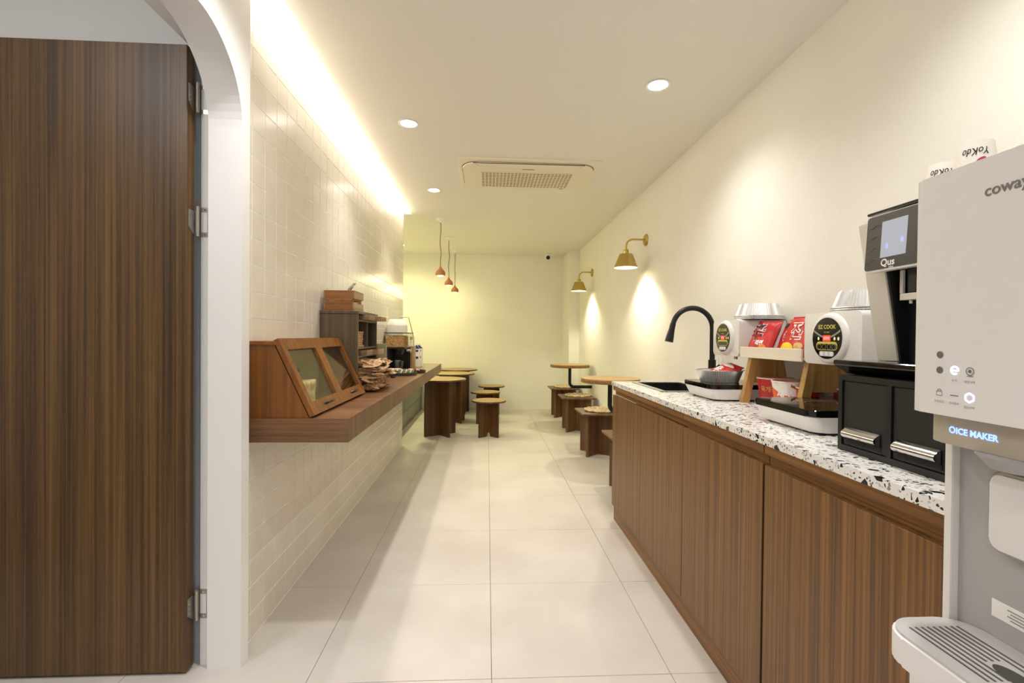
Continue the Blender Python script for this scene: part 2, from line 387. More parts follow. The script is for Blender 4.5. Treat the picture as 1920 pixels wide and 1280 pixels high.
# ceiling cassette air conditioner
ac = thing('ceiling_air_conditioner', 'cream one-way cassette air conditioner set flat in the ceiling', 'air conditioner', (.29, 3.67, ZC))
M_AC = mat('ac_plastic', (236, 228, 208), .5); M_ACG = mat('ac_groove', (120, 104, 78), .8)
obj('outer_frame', bbox(-.51, .51, -.335, .345, -.012, .0, .004), M_AC, ac)
bm = new(); prism(bm, rrect(-.485, .485, -.285, .305, .12, 8), 'Z', -.0135, -.010); obj('groove', bm, M_ACG, ac)
bm = new(); prism(bm, rrect(-.480, .480, -.280, .300, .117, 8), 'Z', -.022, -.012); obj('front_panel', bevel(bm, .003, 1), M_AC, ac)
bm = new(); prism(bm, [(-.40, -.281), (.40, -.281), (.37, -.235), (.32, -.215), (-.32, -.215), (-.37, -.235)], 'Z', -.0228, -.018); obj('louvre_gap', bm, mat('ac_slot', (92, 78, 56), .8), ac)
bm = new(); prism(bm, [(-.395, -.278), (.395, -.278), (.36, -.239), (.315, -.221), (-.315, -.221), (-.36, -.239)], 'Z', -.026, -.0185); obj('louvre', bevel(bm, .002, 1), M_AC, ac)
M_HOLE = mat('ac_grille_holes', (160, 140, 108), .9)
gr = new(); box(gr, -.345, .345, -.10, .235, -.0235, -.0225); grille = obj('intake_grille', gr, M_HOLE, ac)
bm = new()
for i in range(26): box(bm, -.345+i*.0276-.004, -.345+i*.0276+.004, -.10, .235, -.0255, -.0233)
for j in range(10): box(bm, -.349, .349, -.10+j*.0372-.006, -.10+j*.0372+.006, -.0252, -.0234)
obj('grille_lattice', bm, M_AC, grille)
obj('badge', bbox(-.045, .045, -.180, -.172, -.0245, -.022, .0005, 1), mat('ac_badge', (118, 104, 84), .5), ac)
obj('indicator', bbox(.29, .325, .255, .262, -.0235, -.021, .0005, 1), M_KPRINT, ac)

# pendant lamps
M_PEND = mottled('cork_shade', (150, 96, 50), (184, 126, 74), 120, .7, .4, 180)
def pendant(loc, label, wob):
    t = thing('pendant_lamp', label, 'lamp', loc, 0, 'small pendants in the rear corner')
    obj('canopy', lathe(new(), [(0.001, 0), (.05, 0), (.05, -.012), (.042, -.02), (.012, -.024), (.010, -.04), (.001, -.04)], n=28), M_WHITE, t, True)
    obj('cord', tube(new(), [(wob*math.sin(k*1.1)*(.5 if k else 0)*min(1, k/3)*min(1, (10-k)/3), 0, -.03-k*.0485) for k in range(11)], .0042, 8), mat('brown_cord', (120, 96, 66), .8), t, True)
    sh = obj('shade', lathe(new(), [(.008, -.505), (.012, -.515), (.018, -.528), (.032, -.542), (.046, -.558), (.0535, -.576), (.0535, -.590), (.049, -.604), (.043, -.607), (.045, -.59), (.030, -.56), (.012, -.54)], n=28, cap=False), M_PEND, t, True)
    obj('bulb', lathe(new(), [(.001, -.545), (.02, -.56), (.036, -.585), (.038, -.598), (.03, -.610), (.001, -.616)], n=20), emis('pendant_glow', (255, 226, 170), 9), t, True)
    l = lamp('pendant_light', 'POINT', (0, 0, -.66), 1.6, WARM, shadow_soft_size=.035); l.parent = t
pendant((-.505, 5.12, ZC), 'nearest and largest of the three drop-shaped wooden pendants', .012)
pendant((-.493, 6.08, ZC), 'middle of the three drop-shaped wooden pendants', -.012)
pendant((-.480, 7.02, ZC), 'farthest and smallest of the three drop-shaped wooden pendants', .008)

# brass sconces on the right wall
def sconce(loc, label):
    t = thing('wall_sconce', label, 'lamp', loc, 0, 'brass sconces on the right wall')
    obj('wall_plate', lathe(new(), [(.001, 0), (.05, 0), (.05, .006), (.042, .016), (.001, .018)], n=32), M_BRASS, t, True)
    p = t.children[0]; p.rotation_euler = (0, -PI/2, 0)
    path = [(-.01, 0, .002), (-.05, 0, .002), (-.10, 0, .002)]+[(-.112-.06*math.sin(a), 0, -.058+.06*math.cos(a)) for a in [PI/2*k/8 for k in range(9)]]+[(-.172, 0, -.10)]
    obj('arm', tube(new(), path, .0085, 12), M_BRASS, t, True)
    obj('collar', lathe(new(), [(.001, -.085), (.02, -.085), (.023, -.092), (.022, -.122), (.001, -.122)], cx=-.172, n=24), M_BRASS, t, True)
    obj('shade', lathe(new(), [(.02, -.118), (.052, -.121), (.056, -.125), (.098, -.235), (.096, -.235), (.053, -.128), (.02, -.124)], cx=-.172, n=40, cap=False), M_BRASS, t, True)
    obj('shade_lining', lathe(new(), [(.02, -.127), (.052, -.130), (.0945, -.2345)], cx=-.172, n=40, cap=False), mat('white_lining', (250, 240, 215), .6), t, True)
    obj('bulb', lathe(new(), [(.001, -.15), (.02, -.16), (.03, -.185), (.024, -.205), (.001, -.212)], cx=-.172, n=20), emis('sconce_glow', (255, 240, 205), 40), t, True)
    l = lamp('sconce_lamp', 'SPOT', (-.172, 0, -.215), 32, (1, .97, .76), spot_size=math.radians(128), spot_blend=.45, shadow_soft_size=.018); l.parent = t
sconce((XR, 3.921, 1.94), 'nearer and larger of the two brass cone sconces on the right wall')
sconce((XR, 5.958, 1.94), 'farther and smaller of the two brass cone sconces beside the pilaster')

# security camera
t = thing('security_camera', 'tiny white dome security camera with black lens on the ceiling', 'camera', (.893, 7.1, ZC))
obj('base', lathe(new(), [(.001, 0), (.05, 0), (.05, -.012), (.03, -.02), (.02, -.05), (.001, -.05)], n=24), M_WHITE, t, True)
obj('head', tube(new(), [(0, .04, -.055), (0, -.05, -.07)], .034, 20), M_WHITE, t, True)
obj('lens', disc(new(), (0, -.05, -.07), (0, -1, -.16), .029, .004, 20), M_GLOSSB, t)

# ------------------------------------------------------------------ left wall shelf
sh = thing('wall_shelf', 'long thick walnut wall shelf fixed along the tiled wall', 'shelf', (XL, 1.739, .738))
SX, SY, SZ = .362, 3.46, .085
bm = new(); fs = box(bm, .001, SX, 0, SY, 0, SZ)
fs[3].material_index = 1
obj('shelf_board', bm, [M_SHX, M_SHZ], sh)
ZS = .823+.0005

# bread display case
bc = thing('bread_case', 'orange-brown wooden bread case with two slanted glass doors', 'display case', (XL+.002, 1.752, ZS))
BL = .712; prof = [(0, 0), (.215, 0), (.092, .262), (0, .262)]
for y0, nm in ((0, 'side_panel'), (BL-.014, 'side_panel')):
    bm = new(); prism(bm, prof, 'Y', y0, y0+.014); obj(nm, bm, M_CASE, bc)
obj('top_board', bbox(0, .10, -.004, BL+.004, .2622, .276, .002), M_CASEY, bc)
obj('base_board', bbox(0, .212, .0145, BL-.0145, .0005, .012, .001, 1), M_CASEY, bc)
obj('back_board', bbox(0, .008, .0145, BL-.0145, .0125, .262, .001, 1), mat('case_back', (170, 160, 120), .7), bc)
p0 = Vector((.219, 0, .002)); dv = Vector((-.130, 0, .277)); L = dv.length; dv.normalize(); nv = Vector((dv.z, 0, -dv.x))
def slab(bm, y0, y1, s0, s1, t0, t1):
    q = []
    for s, tt in ((s0, t0), (s1, t0), (s1, t1), (s0, t1)):
        p = p0+dv*s+nv*tt; q.append((p.x, p.z))
    prism(bm, q, 'Y', y0, y1)
for k in range(2):
    a, b = -.002+k*(BL/2+.001), BL/2-.001+k*(BL/2+.003)
    bm = new(); Q = []
    for (ya, yb, sa, sb) in ((a, b, 0, L), (a+.036, b-.036, .05, L-.045)):
        Q.append([[bm.verts.new(p0+dv*ss+nv*tt+Vector((0, yy, 0))) for yy, ss in ((ya, sa), (yb, sa), (yb, sb), (ya, sb))] for tt in (0, .018)])
    for q in range(4):
        r = (q+1) % 4
        for tt in (0, 1): bm.faces.new([Q[0][tt][q], Q[0][tt][r], Q[1][tt][r], Q[1][tt][q]])
        for w_ in (0, 1): bm.faces.new([Q[w_][0][q], Q[w_][0][r], Q[w_][1][r], Q[w_][1][q]])
    dr = obj('case_door', bm, M_CASE, bc)
    bm = new(); slab(bm, a+.0365, b-.0365, .0505, L-.0455, .006, .009); obj('glass', bm, M_PANE, dr)
    c = (a+b)/2; h0 = p0+dv*.026+nv*.019
    path = [h0+Vector((0, c-.034, 0)), h0+nv*.012+Vector((0, c-.03, 0)), h0+nv*.015+Vector((0, c, 0)), h0+nv*.012+Vector((0, c+.03, 0)), h0+Vector((0, c+.034, 0))]
    obj('handle', tube(new(), path, [.006, .0055, .0045, .0055, .006], 10), mat('antique_handle', (70, 62, 56), .3, 1), dr, True)
# bread loaf in the case
lf = thing('bread_bag', 'bagged sliced bread behind the left pane of the bread case', 'bread', (XL+.122, 1.885, ZS+.0125))
bm = new(); box(bm, -.06, .035, -.08, .11, 0, .105); bmesh.ops.subdivide_edges(bm, edges=bm.edges, cuts=7, use_grid_fill=True)
for v in bm.verts:
    nn = noise.noise_vector(v.co*28); v.co += nn*.006; v.co.x += .006*math.sin(v.co.y*90)*(v.co.z > .01)
    v.co.z = max(v.co.z, 0)
obj('bag', bm, mottled('bread_bag_film', (222, 176, 96), (255, 244, 205), 45, .3), lf, 'all')

# drawer cabinet with open cubbies
cb = thing('cubby_cabinet', 'grey-brown open cubby cabinet standing on the wall shelf', 'cabinet', (XL+.003, 2.478, ZS))
CD, CW, CH, T = .192, .425, .425, .013
for y0 in (0, CW-T): obj('side_panel', bbox(0, CD, y0, y0+T, 0, CH-.0155, .001, 1), M_GREYW, cb)
obj('top_board', bbox(0, CD+.004, -.003, CW+.003, CH-.015, CH, .001, 1), M_GREYW, cb)
obj('back_board', bbox(0, .006, T, CW-T, 0, CH-.0155, .0005, 1), M_DARK, cb)
for z in (.0, .182, .226, .372): obj('shelf_panel', bbox(.0062, CD-.003, T+.0005, CW-T-.0005, z, z+.01, .001, 1), M_GREYW, cb)
obj('divider', bbox(.0062, CD-.004, CW/2-.005, CW/2+.005, .2365, .3715, .001, 1), M_GREYW, cb)
def open_box(label, loc, sx, sy, sz, mt, group=None, name='wooden_box'):
    t = thing(name, label, 'box', loc, 0, group); w_ = .006
    obj('base', bbox(0, sx, 0, sy, 0, w_, .0008, 1), mt, t)
    obj('side', bbox(0, w_, 0, sy, w_+.0002, sz, .0008, 1), mt, t); obj('side', bbox(sx-w_, sx, 0, sy, w_+.0002, sz, .0008, 1), mt, t)
    obj('end', bbox(w_+.0002, sx-w_-.0002, 0, w_, w_+.0002, sz, .0008, 1), mt, t); obj('end', bbox(w_+.0002, sx-w_-.0002, sy-w_, sy, w_+.0002, sz, .0008, 1), mt, t)
    return t
CX, CY = XL+.003, 2.478
open_box('long shallow wooden box sticking out of the cubby cabinet\'s top slot, nearer one', (CX+.09, CY+.10, ZS+.3825), .135, .135, .024, M_BOX, 'shallow boxes in the cabinet slots')
open_box('small wooden box jutting from the far end of the cabinet\'s top slot', (CX+.10, CY+.247, ZS+.3825), .155, .14, .024, M_BOX, 'shallow boxes in the cabinet slots')
open_box('small wooden box jutting from the near end of the cabinet\'s middle slot', (CX+.08, CY+.10, ZS+.1925), .135, .14, .028, M_BOX, 'shallow boxes in the cabinet slots')
open_box('small wooden box jutting from the far end of the cabinet\'s middle slot', (CX+.09, CY+.252, ZS+.1925), .15, .14, .028, M_BOX, 'shallow boxes in the cabinet slots')
M_KRAFT = mottled('kraft_card', (176, 138, 92), (200, 164, 118), 20, .75)
for k in range(7):
    o = tag(obj('sugar_sachet_stack', bbox(0, .145, 0, .15, 0, .0118, .002, 1), M_KRAFT if k < 6 else M_BOX), 'flat brown paper cup sleeve in the near cubby, %s of its pile' % ['bottom', 'second from bottom', 'third from bottom', 'middle', 'third from top', 'second from top', 'top'][k], 'sleeve', 'sleeves in the cubby')
    o.name = 'cup_sleeve'; o.location = (CX+.03+random.uniform(-.004, .004), CY+.025+random.uniform(-.004, .006), ZS+.2363+k*.0122)
# pine crate on the cabinet with tongs
cr = thing('pine_crate', 'small slatted pine crate on top of the cubby cabinet', 'crate', (CX+.008, CY+.025, ZS+CH+.0003))
for z0, z1 in ((0, .052), (.0545, .106)):
    for y0 in (0, .165): obj('slat', bbox(.012, .150, y0, y0+.009, z0, z1, .001, 1), M_CRATE, cr)
for z0, z1 in ((0, .042), (.064, .106)):
    for x0 in (.003, .1505): obj('slat', bbox(x0, x0+.009, -.003, .177, z0, z1, .001, 1), M_BOX, cr)
for x0 in (.0125, .138):
    for y0 in (.0095, .152): obj('corner_post', bbox(x0, x0+.012, y0, y0+.012, .0, .104, .001, 1), M_CRATE, cr)
obj('base', bbox(.0255, .137, .022, .151, .0, .006, .001, 1), M_CRATE, cr)
tg = thing('serving_tongs', 'steel serving tongs leaning out of the pine crate', 'tongs', (CX+.10, CY+.08, ZS+CH+.0065))
for s in (-1, 1):
    obj('arm', tube(new(), [(-.03, s*.004, .0), (.0, s*.012, .06), (.03, s*.016, .115), (.05, s*.012, .138)], [.003, .004, .005, .004], 8), M_CHROME, tg, True)
obj('spring', tube(new(), [(.05, -.012, .138), (.056, 0, .142), (.05, .012, .138)], .004, 8), M_CHROME, tg, True)
# crumpled kraft bags
def bag(loc, rz, sz, seed, label):
    bm = new(); box(bm, -.5, .5, -.5, .5, -.5, .5); bmesh.ops.subdivide_edges(bm, edges=bm.edges, cuts=11, use_grid_fill=True)
    off = Vector((seed*3.1, seed*1.7, seed))
    for v in bm.verts:
        p = v.co.copy(); q = Vector((p.x*sz[0], p.y*sz[1], p.z*sz[2]))
        r_ = noise.noise_vector((p*2.3)+off)*.055+noise.noise_vector(p*5.5+off)*.026
        r_.x *= 1.0; r_.z *= .55
        v.co = q+r_*(.75+.5*abs(p.x)); v.co.z += sz[2]/2
        v.co.z = max(v.co.z, 0)
    o = tag(obj('paper_bag', bm, mottled('crumpled_kraft', (150, 112, 76), (214, 178, 134), 55, .75)), label, 'paper bag', 'crumpled bags by the bread case')
    o.location = loc; o.rotation_euler = (0, 0, rz)
for k, lab in enumerate(['bottom', 'second from bottom', 'middle', 'second from top', 'top']):
    bag((XL+.165+.006*k-.02*(k > 3), 2.70+.01*(k % 2), ZS+.011+.0305*k), random.uniform(-.05, .05), (.20, .31, .034), k+1, 'crumpled brown paper bag beside the bread case, %s of the pile' % lab)
# grey-green board leaning on the cabinet's far side
t = tag(obj('menu_board', bbox(0, .088, 0, .012, 0, .25, .002), mat('sage_board', (164, 160, 120), .6)), 'plain sage-green board standing beside the cubby cabinet', 'board'); t.location = (XL+.155, 2.945, ZS)

# cereal dispenser with bowls on top
M_CER = mottled('cereal_loops', (150, 92, 36), (246, 204, 128), 90, .7, 1, 90)
cz = thing('cereal_dispenser', 'clear cereal dispenser full of golden cereal on a dark stand', 'dispenser', (XL+.012, 3.98, ZS))
obj('stand', bbox(.03, .17, .05, .24, .0, .012, .002), M_BLACK, cz)
obj('stand_back', bbox(.012, .026, .02, .26, .0, .188, .002), M_BLACK, cz)
obj('stand_wall', bbox(.0265, .17, .246, .26, .0, .188, .002), M_BLACK, cz)
obj('stand_shelf', bbox(.0, .165, .0, .26, .1885, .2, .002), M_BLACK, cz)
hop = obj('hopper', bbox(.0, .19, .0, .26, .2005, .318, .003), M_ACRYL, cz)
obj('hopper_lid', bbox(-.003, .195, -.003, .263, .3185, .325, .002), M_BLACK, cz)
bm = new(); box(bm, .006, .152, .006, .25, .205, .295); bmesh.ops.subdivide_edges(bm, edges=bm.edges, cuts=9, use_grid_fill=True)
for v in bm.verts:
    v.co += noise.noise_vector(v.co*120)*.004
o = obj('cereal', bm, M_CER, hop); o['kind'] = 'stuff'
bm = new(); rr = random.Random(3)
for k in range(260):
    f = rr.random()
    p = (rr.uniform(.008, .15), .0045, rr.uniform(.206, .294)) if f < .5 else ((.1525, rr.uniform(.006, .25), rr.uniform(.206, .294)) if f < .8 else (rr.uniform(.008, .15), rr.uniform(.006, .25), .297))
    mm = Matrix.Translation(p) @ Matrix.Rotation(rr.uniform(0, 6), 4, 'X') @ Matrix.Rotation(rr.uniform(0, 6), 4, 'Z') @ Matrix.Diagonal((.0055, .0055, .0028, 1))
    bmesh.ops.create_icosphere(bm, subdivisions=1, radius=1, matrix=mm)
o = obj('cereal_pieces', bm, mottled('cereal_piece', (206, 146, 72), (250, 214, 146), 60, .7), hop); o['kind'] = 'stuff'
obj('knob', tube(new(), [(.166, .08, .175), (.205, .08, .175)], .016, 16), M_CHROME, cz, True)
for a in range(4):
    obj('knob_wing', bbox(.192, .205, .08+.017*math.cos(a*PI/2)-.007, .08+.017*math.cos(a*PI/2)+.007, .175+.017*math.sin(a*PI/2)-.007, .175+.017*math.sin(a*PI/2)+.007, .002, 1), M_CHROME, cz)
obj('spout', tube(new(), [(.10, .12, .187), (.10, .12, .135)], [.05, .032], 20, False), M_ACRYL, cz, True)
gl = tag(obj('glass_cup', lathe(new(), [(.001, 0), (.036, 0), (.044, .075), (.041, .075), (.033, .006), (.001, .006)], n=24), M_ACRYL, None, True), 'clear glass cup under the cereal dispenser spout', 'cup'); gl.location = (XL+.105, 4.12, ZS+.0125)
ords = ['bottom', 'second from bottom', 'third from bottom', 'fourth from bottom', 'third from top', 'second from top', 'top']
for k in range(7):
    o = tag(obj('bowl', lathe(new(), [(.066, .052), (.068, .050), (.086, .003), (.0865, 0), (.083, 0), (.064, .046), (.001, .048), (.001, .0525)], n=32, cap=False), mat('white_melamine', (238, 234, 226), .35), None, True), 'white upturned bowl on the cereal dispenser, %s of the stack' % ords[k], 'bowl', 'bowls stacked on the dispenser')
    o.location = (XL+.093, 4.09, ZS+.3255+k*.0098)
t = thing('wire_frame_stand', 'thin dark wire stand rising behind the white bowls', 'stand', (XL+.06, 4.27, ZS))
obj('upright', tube(new(), [(.15, 0, .0), (.145, 0, .28), (.10, 0, .46), (.085, 0, .465)], .004, 8), M_STEEL, t, True)
obj('crossbar', tube(new(), [(.02, 0, .465), (.0855, 0, .4655)], .0045, 8), M_STEEL, t, True)
# trays with candies
def tray(label, loc, sx, sy, h, mt):
    t = thing('snack_tray', label, 'tray', loc); n = 36
    obj('tray_base', lathe(new(), [(.001, 0), (.98, 0), (1, .3*h), (1, h), (.95, h), (.94, .35*h), (.001, .3*h)], n=n, sx=sx, sy=sy), mt, t, True); return t
M_DKW = mat('dark_tray_wood', (58, 42, 34), .5); M_BRT = mat('brown_tray_wood', (112, 74, 52), .55)
tray('long dark oval tray holding green and white tea sachets', (XL+.20, 3.66, ZS), .125, .11, .022, M_DKW)
tray('second dark oval tray with pink candies, behind the tea sachets', (XL+.25, 3.90, ZS), .11, .09, .022, M_DKW)
tray('brown oval tray in front of the cereal dispenser', (XL+.115, 3.86, ZS), .085, .068, .032, M_BRT)
tea = [mat('tea_green', (128, 140, 106), .5), mat('tea_white', (224, 222, 200), .5)]
for k in range(11):
    o = tag(obj('tea_sachet', bbox(-.004, .004, -.032, .032, 0, .036, .001, 1), tea[k % 2]), '%s sachet standing in the long dark oval tray' % ('muted green' if k % 2 == 0 else 'off-white'), 'sachet', 'green tea sachets' if k % 2 == 0 else 'white tea sachets')
    o.location = (XL+.115+k*.017, 3.65, ZS+.012); o.rotation_euler = (0, .5, .25)
for k in range(10):
    bm = new(); bmesh.ops.create_icosphere(bm, subdivisions=2, radius=.014, matrix=Matrix.Diagonal((1.3, .9, .75, 1)))
    o = tag(obj('candy', bm, mat('pink_wrap', (206, 140, 132), .35), None, 'all'), 'pink wrapped candy piled in the second dark tray', 'candy', 'pink candies')
    o.location = (XL+.25+.055*math.cos(k*2.4)*((k % 3)/2), 3.89+.045*math.sin(k*2.4)*((k % 3)/2), ZS+.018+.006*(k % 2)); o.rotation_euler = (0, 0, k)
for k in range(6):
    bm = new(); bmesh.ops.create_icosphere(bm, subdivisions=2, radius=.015, matrix=Matrix.Diagonal((1.2, .9, .7, 1)))
    o = tag(obj('candy', bm, mat('peach_wrap', (222, 176, 156), .35), None, 'all'), 'pale peach candy in the brown oval tray', 'candy', 'peach candies')
    o.location = (XL+.075+.017*k, 3.86+.015*math.sin(k*2), ZS+.028)
for k in range(4):
    bm = new(); box(bm, -.035, .035, -.028, .028, 0, .007); bmesh.ops.subdivide_edges(bm, edges=bm.edges, cuts=3, use_grid_fill=True)
    for v in bm.verts: v.co += noise.noise_vector(v.co*40+Vector((k, 0, 0)))*.008
    for v in bm.verts: v.co.z = max(0, v.co.z)
    o = tag(obj('dark_sachet', bm, mat('dark_green_sachet', (44, 50, 40), .35)), 'dark green foil sachet beside the long oval tray', 'sachet', 'dark sachets on the wall shelf')
    o.location = (XL+.17+.012*(k % 2), 3.42+.018*k, ZS+.0125*k); o.rotation_euler = (.0, .0, k*.7)
# wood board, bottle, cartons
t = tag(obj('cutting_board', bbox(0, .03, 0, .20, 0, .205, .004), M_RACK), 'pale wooden block standing beside the cereal dispenser', 'board'); t.location = (XL+.168, 4.25, ZS)
t = thing('syrup_bottle', 'white bottle with yellow label behind the wooden block', 'bottle', (XL+.15, 4.49, ZS))
obj('body', lathe(new(), [(.001, 0), (.026, 0), (.028, .01), (.028, .19), (.012, .235), (.011, .27), (.001, .27)], n=24), M_WPRINT, t, True)
obj('label_band', lathe(new(), [(.0284, .05), (.0284, .185)], n=24, cap=False), M_YEL, t, True)
obj('cap', lathe(new(), [(.0135, .262), (.0135, .29), (.001, .29)], n=20), mat('yellow_cap', (212, 164, 40), .4), t, True)
def carton(loc, label):
    t = thing('milk_carton', label, 'carton', loc, 0, 'milk cartons'); a = .032
    obj('body', bbox(-a, a, -a, a, 0, .175, .002, 1), M_WPRINT, t)
    bm = new(); prism(bm, [(-a, .1752), (a, .1752), (.003, .208), (-.003, .208)], 'Y', -a, a); obj('gable', bm, mat('navy_print', (40, 48, 110), .4), t)
    obj('fin', bbox(-.003, .003, -a, a, .2082, .222, .0005, 1), M_WPRINT, t)
    for z in (.09, .155): obj('printed_mark', bbox(-.022, .022, -a-.0006, -a-.0001, z-.011, z+.011, .0001, 1), MATS['navy_print'], t)
carton((XL+.178, 4.63, ZS), 'white and navy milk carton at the wall shelf end, nearer one')
carton((XL+.186, 4.75, ZS), 'white and navy milk carton at the wall shelf end, farther one')

# ------------------------------------------------------------------ rear seating
bn = thing('low_bench', 'low dark tiled bench along the rear left wall', 'bench', (-1.598, YE+.01, 0))
M_BEN = mat('dark_bench_tile', (62, 57, 50), .25)
obj('core', bbox(0, .60, 0, YB-YE-.02, 0, .40, .002, 1), mat('bench_grout', (96, 92, 84), .8), bn)
for j in range(4):
    for k in range(2):
        obj('bench_tile', bbox(.6002, .608, .004+j*.605, .602+j*.605, .004+k*.2, .2+k*.2, .001, 1), M_BEN, bn)
obj('seat_board', bbox(0, .622, -.004, YB-YE-.02, .4002, .425, .003, 1), M_TBL, bn)

def cross_legs(parent, half, h, rot, mt, notch=0, th=.018):
    R = Matrix.Rotation(rot, 4, 'Z')
    def panel(x0, x1, zlo, zhi, name):
        bm = new()
        if notch:
            pts = [(x0, zlo), (x0, zhi), (x1, zhi), (x1, zlo)]
            pts += [(notch*math.cos(PI*k/10), zlo+notch*1.5*math.sin(PI*k/10)) for k in range(11)]
        else: pts = [(x0, zlo), (x0, zhi), (x1, zhi), (x1, zlo)]
        prism(bm, pts, 'Y', -th/2, th/2); return bm
    a = panel(-half, half, 0, h, ''); bmesh.ops.transform(a, matrix=R, verts=a.verts); obj('leg_panel', a, mt, parent)
    for s in (-1, 1):
        bm = new(); n0 = max(th/2+.0003, notch)
        pts = [(th/2+.0003, h), (half, h), (half, 0), (n0, 0)]
        if notch: pts += [(notch*math.cos(q), notch*1.5*math.sin(q)) for q in [math.acos((th/2+.0003)/notch)*k/5 for k in range(1, 6)]]
        else: pts = pts[:3]+[(th/2+.0003, 0)]
        prism(bm, pts, 'Y', -th/2, th/2)
        bmesh.ops.transform(bm, matrix=R @ Matrix.Rotation(s*PI/2, 4, 'Z'), verts=bm.verts); obj('leg_panel', bm, mt, parent)
def round_top(bm, r, z0, z1):
    return lathe(bm, [(.001, z0), (r-.003, z0), (r, z0+.004), (r, z1-.004), (r-.003, z1), (.001, z1)], n=48)
def round_table(loc, rot, label):
    t = thing('round_table', label, 'table', loc, 0, 'round tables along the bench')
    o = obj('table_top', round_top(new(), .29, .622, .640), [M_TBLTOP, M_TBL], t, True)
    for p in o.data.polygons:
        if p.normal.z < .7: p.material_index = 1
    cross_legs(t, .2, .6215, rot, M_TBL)
round_table((-.526, 5.44, 0), math.radians(36), 'round brown table on crossed panel legs, nearest of three by the bench')
round_table((-.45, 6.27, 0), math.radians(40), 'round brown table on crossed panel legs, middle of three by the bench')
round_table((-.43, 7.03, 0), math.radians(36), 'round brown table on crossed panel legs, by the back wall')
def round_stool(loc, rot, label):
    t = thing('round_stool', label, 'stool', loc, 0, 'round stools at the bench tables')
    o = obj('seat', round_top(new(), .193, .388, .406), [M_TBLTOP, M_TBL], t, True)
    for p in o.data.polygons:
        if p.normal.z < .7: p.material_index = 1
    cross_legs(t, .152, .3875, rot, M_TBL, .032)
round_stool((.025, 5.37, 0), math.radians(45), 'low round brown stool with arched foot cutout, nearest of three in the aisle')
round_stool((-.018, 6.2, 0), math.radians(45), 'low round brown stool, middle one of three in the aisle')
round_stool((.07, 6.95, 0), math.radians(45), 'low round brown stool nearest the back wall')

def square_stool(loc, label):
    t = thing('square_stool', label, 'stool', loc, 0, 'square stools along the right wall')
    obj('seat', bbox(-.2, .2, -.2, .2, .395, .413, .002, 1), M_STOOL, t)
    cross_legs(t, .205, .3945, math.radians(45), M_STOOL); return t
M_WOVEN = mottled('woven_rush', (150, 124, 84), (222, 206, 172), 120, .85, 1.0, 120)
def cushion(loc, label):
    t = thing('woven_cushion', label, 'cushion', loc, 0, 'woven seat pads')
    # braided pad: one rope coiled from the centre outwards
    path = []; n = 44; turns = 6
    for k in range(n*turns+1):
        a = 2*PI*k/n; r = .018+.0225*k/n
        path.append((r*math.cos(a), r*math.sin(a), .011+.0035*math.sin(k*1.55)))
    obj('coil', tube(new(), path, [.0115+.0022*math.sin(k*1.55+.8) for k in range(len(path))], 7), M_WOVEN, t, 'all')
    obj('pad_core', lathe(new(), [(.001, .002), (.150, .002), (.150, .014), (.001, .014)], n=32), M_WOVEN, t)
for (y, lab) in [(3.42, 'partly hidden behind the counter end'), (4.555, 'nearest one fully seen past the counter'), (5.70, 'middle one under the far wall table'), (6.70, 'farthest one by the pilaster')]:
    square_stool((1.085, y, 0), 'square brown stool on crossed legs, '+lab)
    cushion((1.085+.012, y, .4133), 'round woven rush pad on the square stool '+{3.42: 'hidden behind the counter', 4.555: 'nearest past the counter', 5.70: 'under the far wall table', 6.70: 'farthest by the pilaster'}[y])
def wall_table(y, label):
    t = thing('wall_table', label, 'table', (1.04, y, .44), 0, 'wall-hung round tables')
    z = .318
    o = obj('table_top', round_top(new(), .246, z-.012, z+.024), [M_TBLTOP, wood('table_edge_oak', (120, 84, 46), (150, 110, 64), (172, 132, 84), 'X', 40, 9)], t, True)
    for p in o.data.polygons:
        if abs(p.normal.z) < .7: p.material_index = 1
    path = [(0, 0, z-.0125), (0, 0, .16)]+[(.055-.055*math.cos(a), 0, .115-.055*math.sin(a)) for a in [PI/2*k/8 for k in range(9)]]+[(.279, 0, .06)]
    obj('support_arm', tube(new(), path, .0195, 16), M_BLACKM, t, True)
    obj('mounting_disc', disc(new(), (0, 0, z-.0205), (0, 0, 1), .06, .008), M_BLACKM, t)
wall_table(3.97, 'round oak wall table on black bent arm, behind the counter end')
wall_table(5.93, 'round oak wall table on black bent arm, by the pilaster')

# ------------------------------------------------------------------ right counter
ZT = .852
XF = .783
def unit(y0, y1, doors, label):
    t = thing('base_cabinet', label, 'cabinet', (XF, y0, 0), 0, 'walnut base cabinets')
    w_ = y1-y0
    obj('carcass', bbox(.019, XR-XF-.004, .0005, w_-.0005, .0865, .60 if len(doors) > 1 else .80, .001, 1), M_CAB, t)
    obj('finger_rail', bbox(.0182, .0189 if len(doors) < 2 else .03, .0005, w_-.0005, .772, .800, .0002, 1), M_CABY, t)
    obj('top_rail', bbox(.001, .09, .0005, w_-.0005, .8003, .8275, .001, 1), M_CABY, t)
    for (a, b) in doors:
        obj('door', bbox(.0, .018, a-y0+.0015, b-y0-.0015, .0885, .770, .0012, 1), M_CAB, t)
    return t
unit(1.858, 2.92, [(1.858, 2.38), (2.38, 2.92)], 'walnut base cabinet with two doors under the sink')
unit(1.306, 1.857, [(1.306, 1.857)], 'single-door walnut base cabinet in the middle of the counter')
unit(.752, 1.302, [(.752, 1.299)], 'single-door walnut base cabinet nearest the water dispenser')
pl = tag(obj('plinth', bbox(XF+.010, XF+.026, .752, 2.905, .0, .086, .001, 1), M_CABY), 'walnut kick board running under the base cabinets', 'plinth')
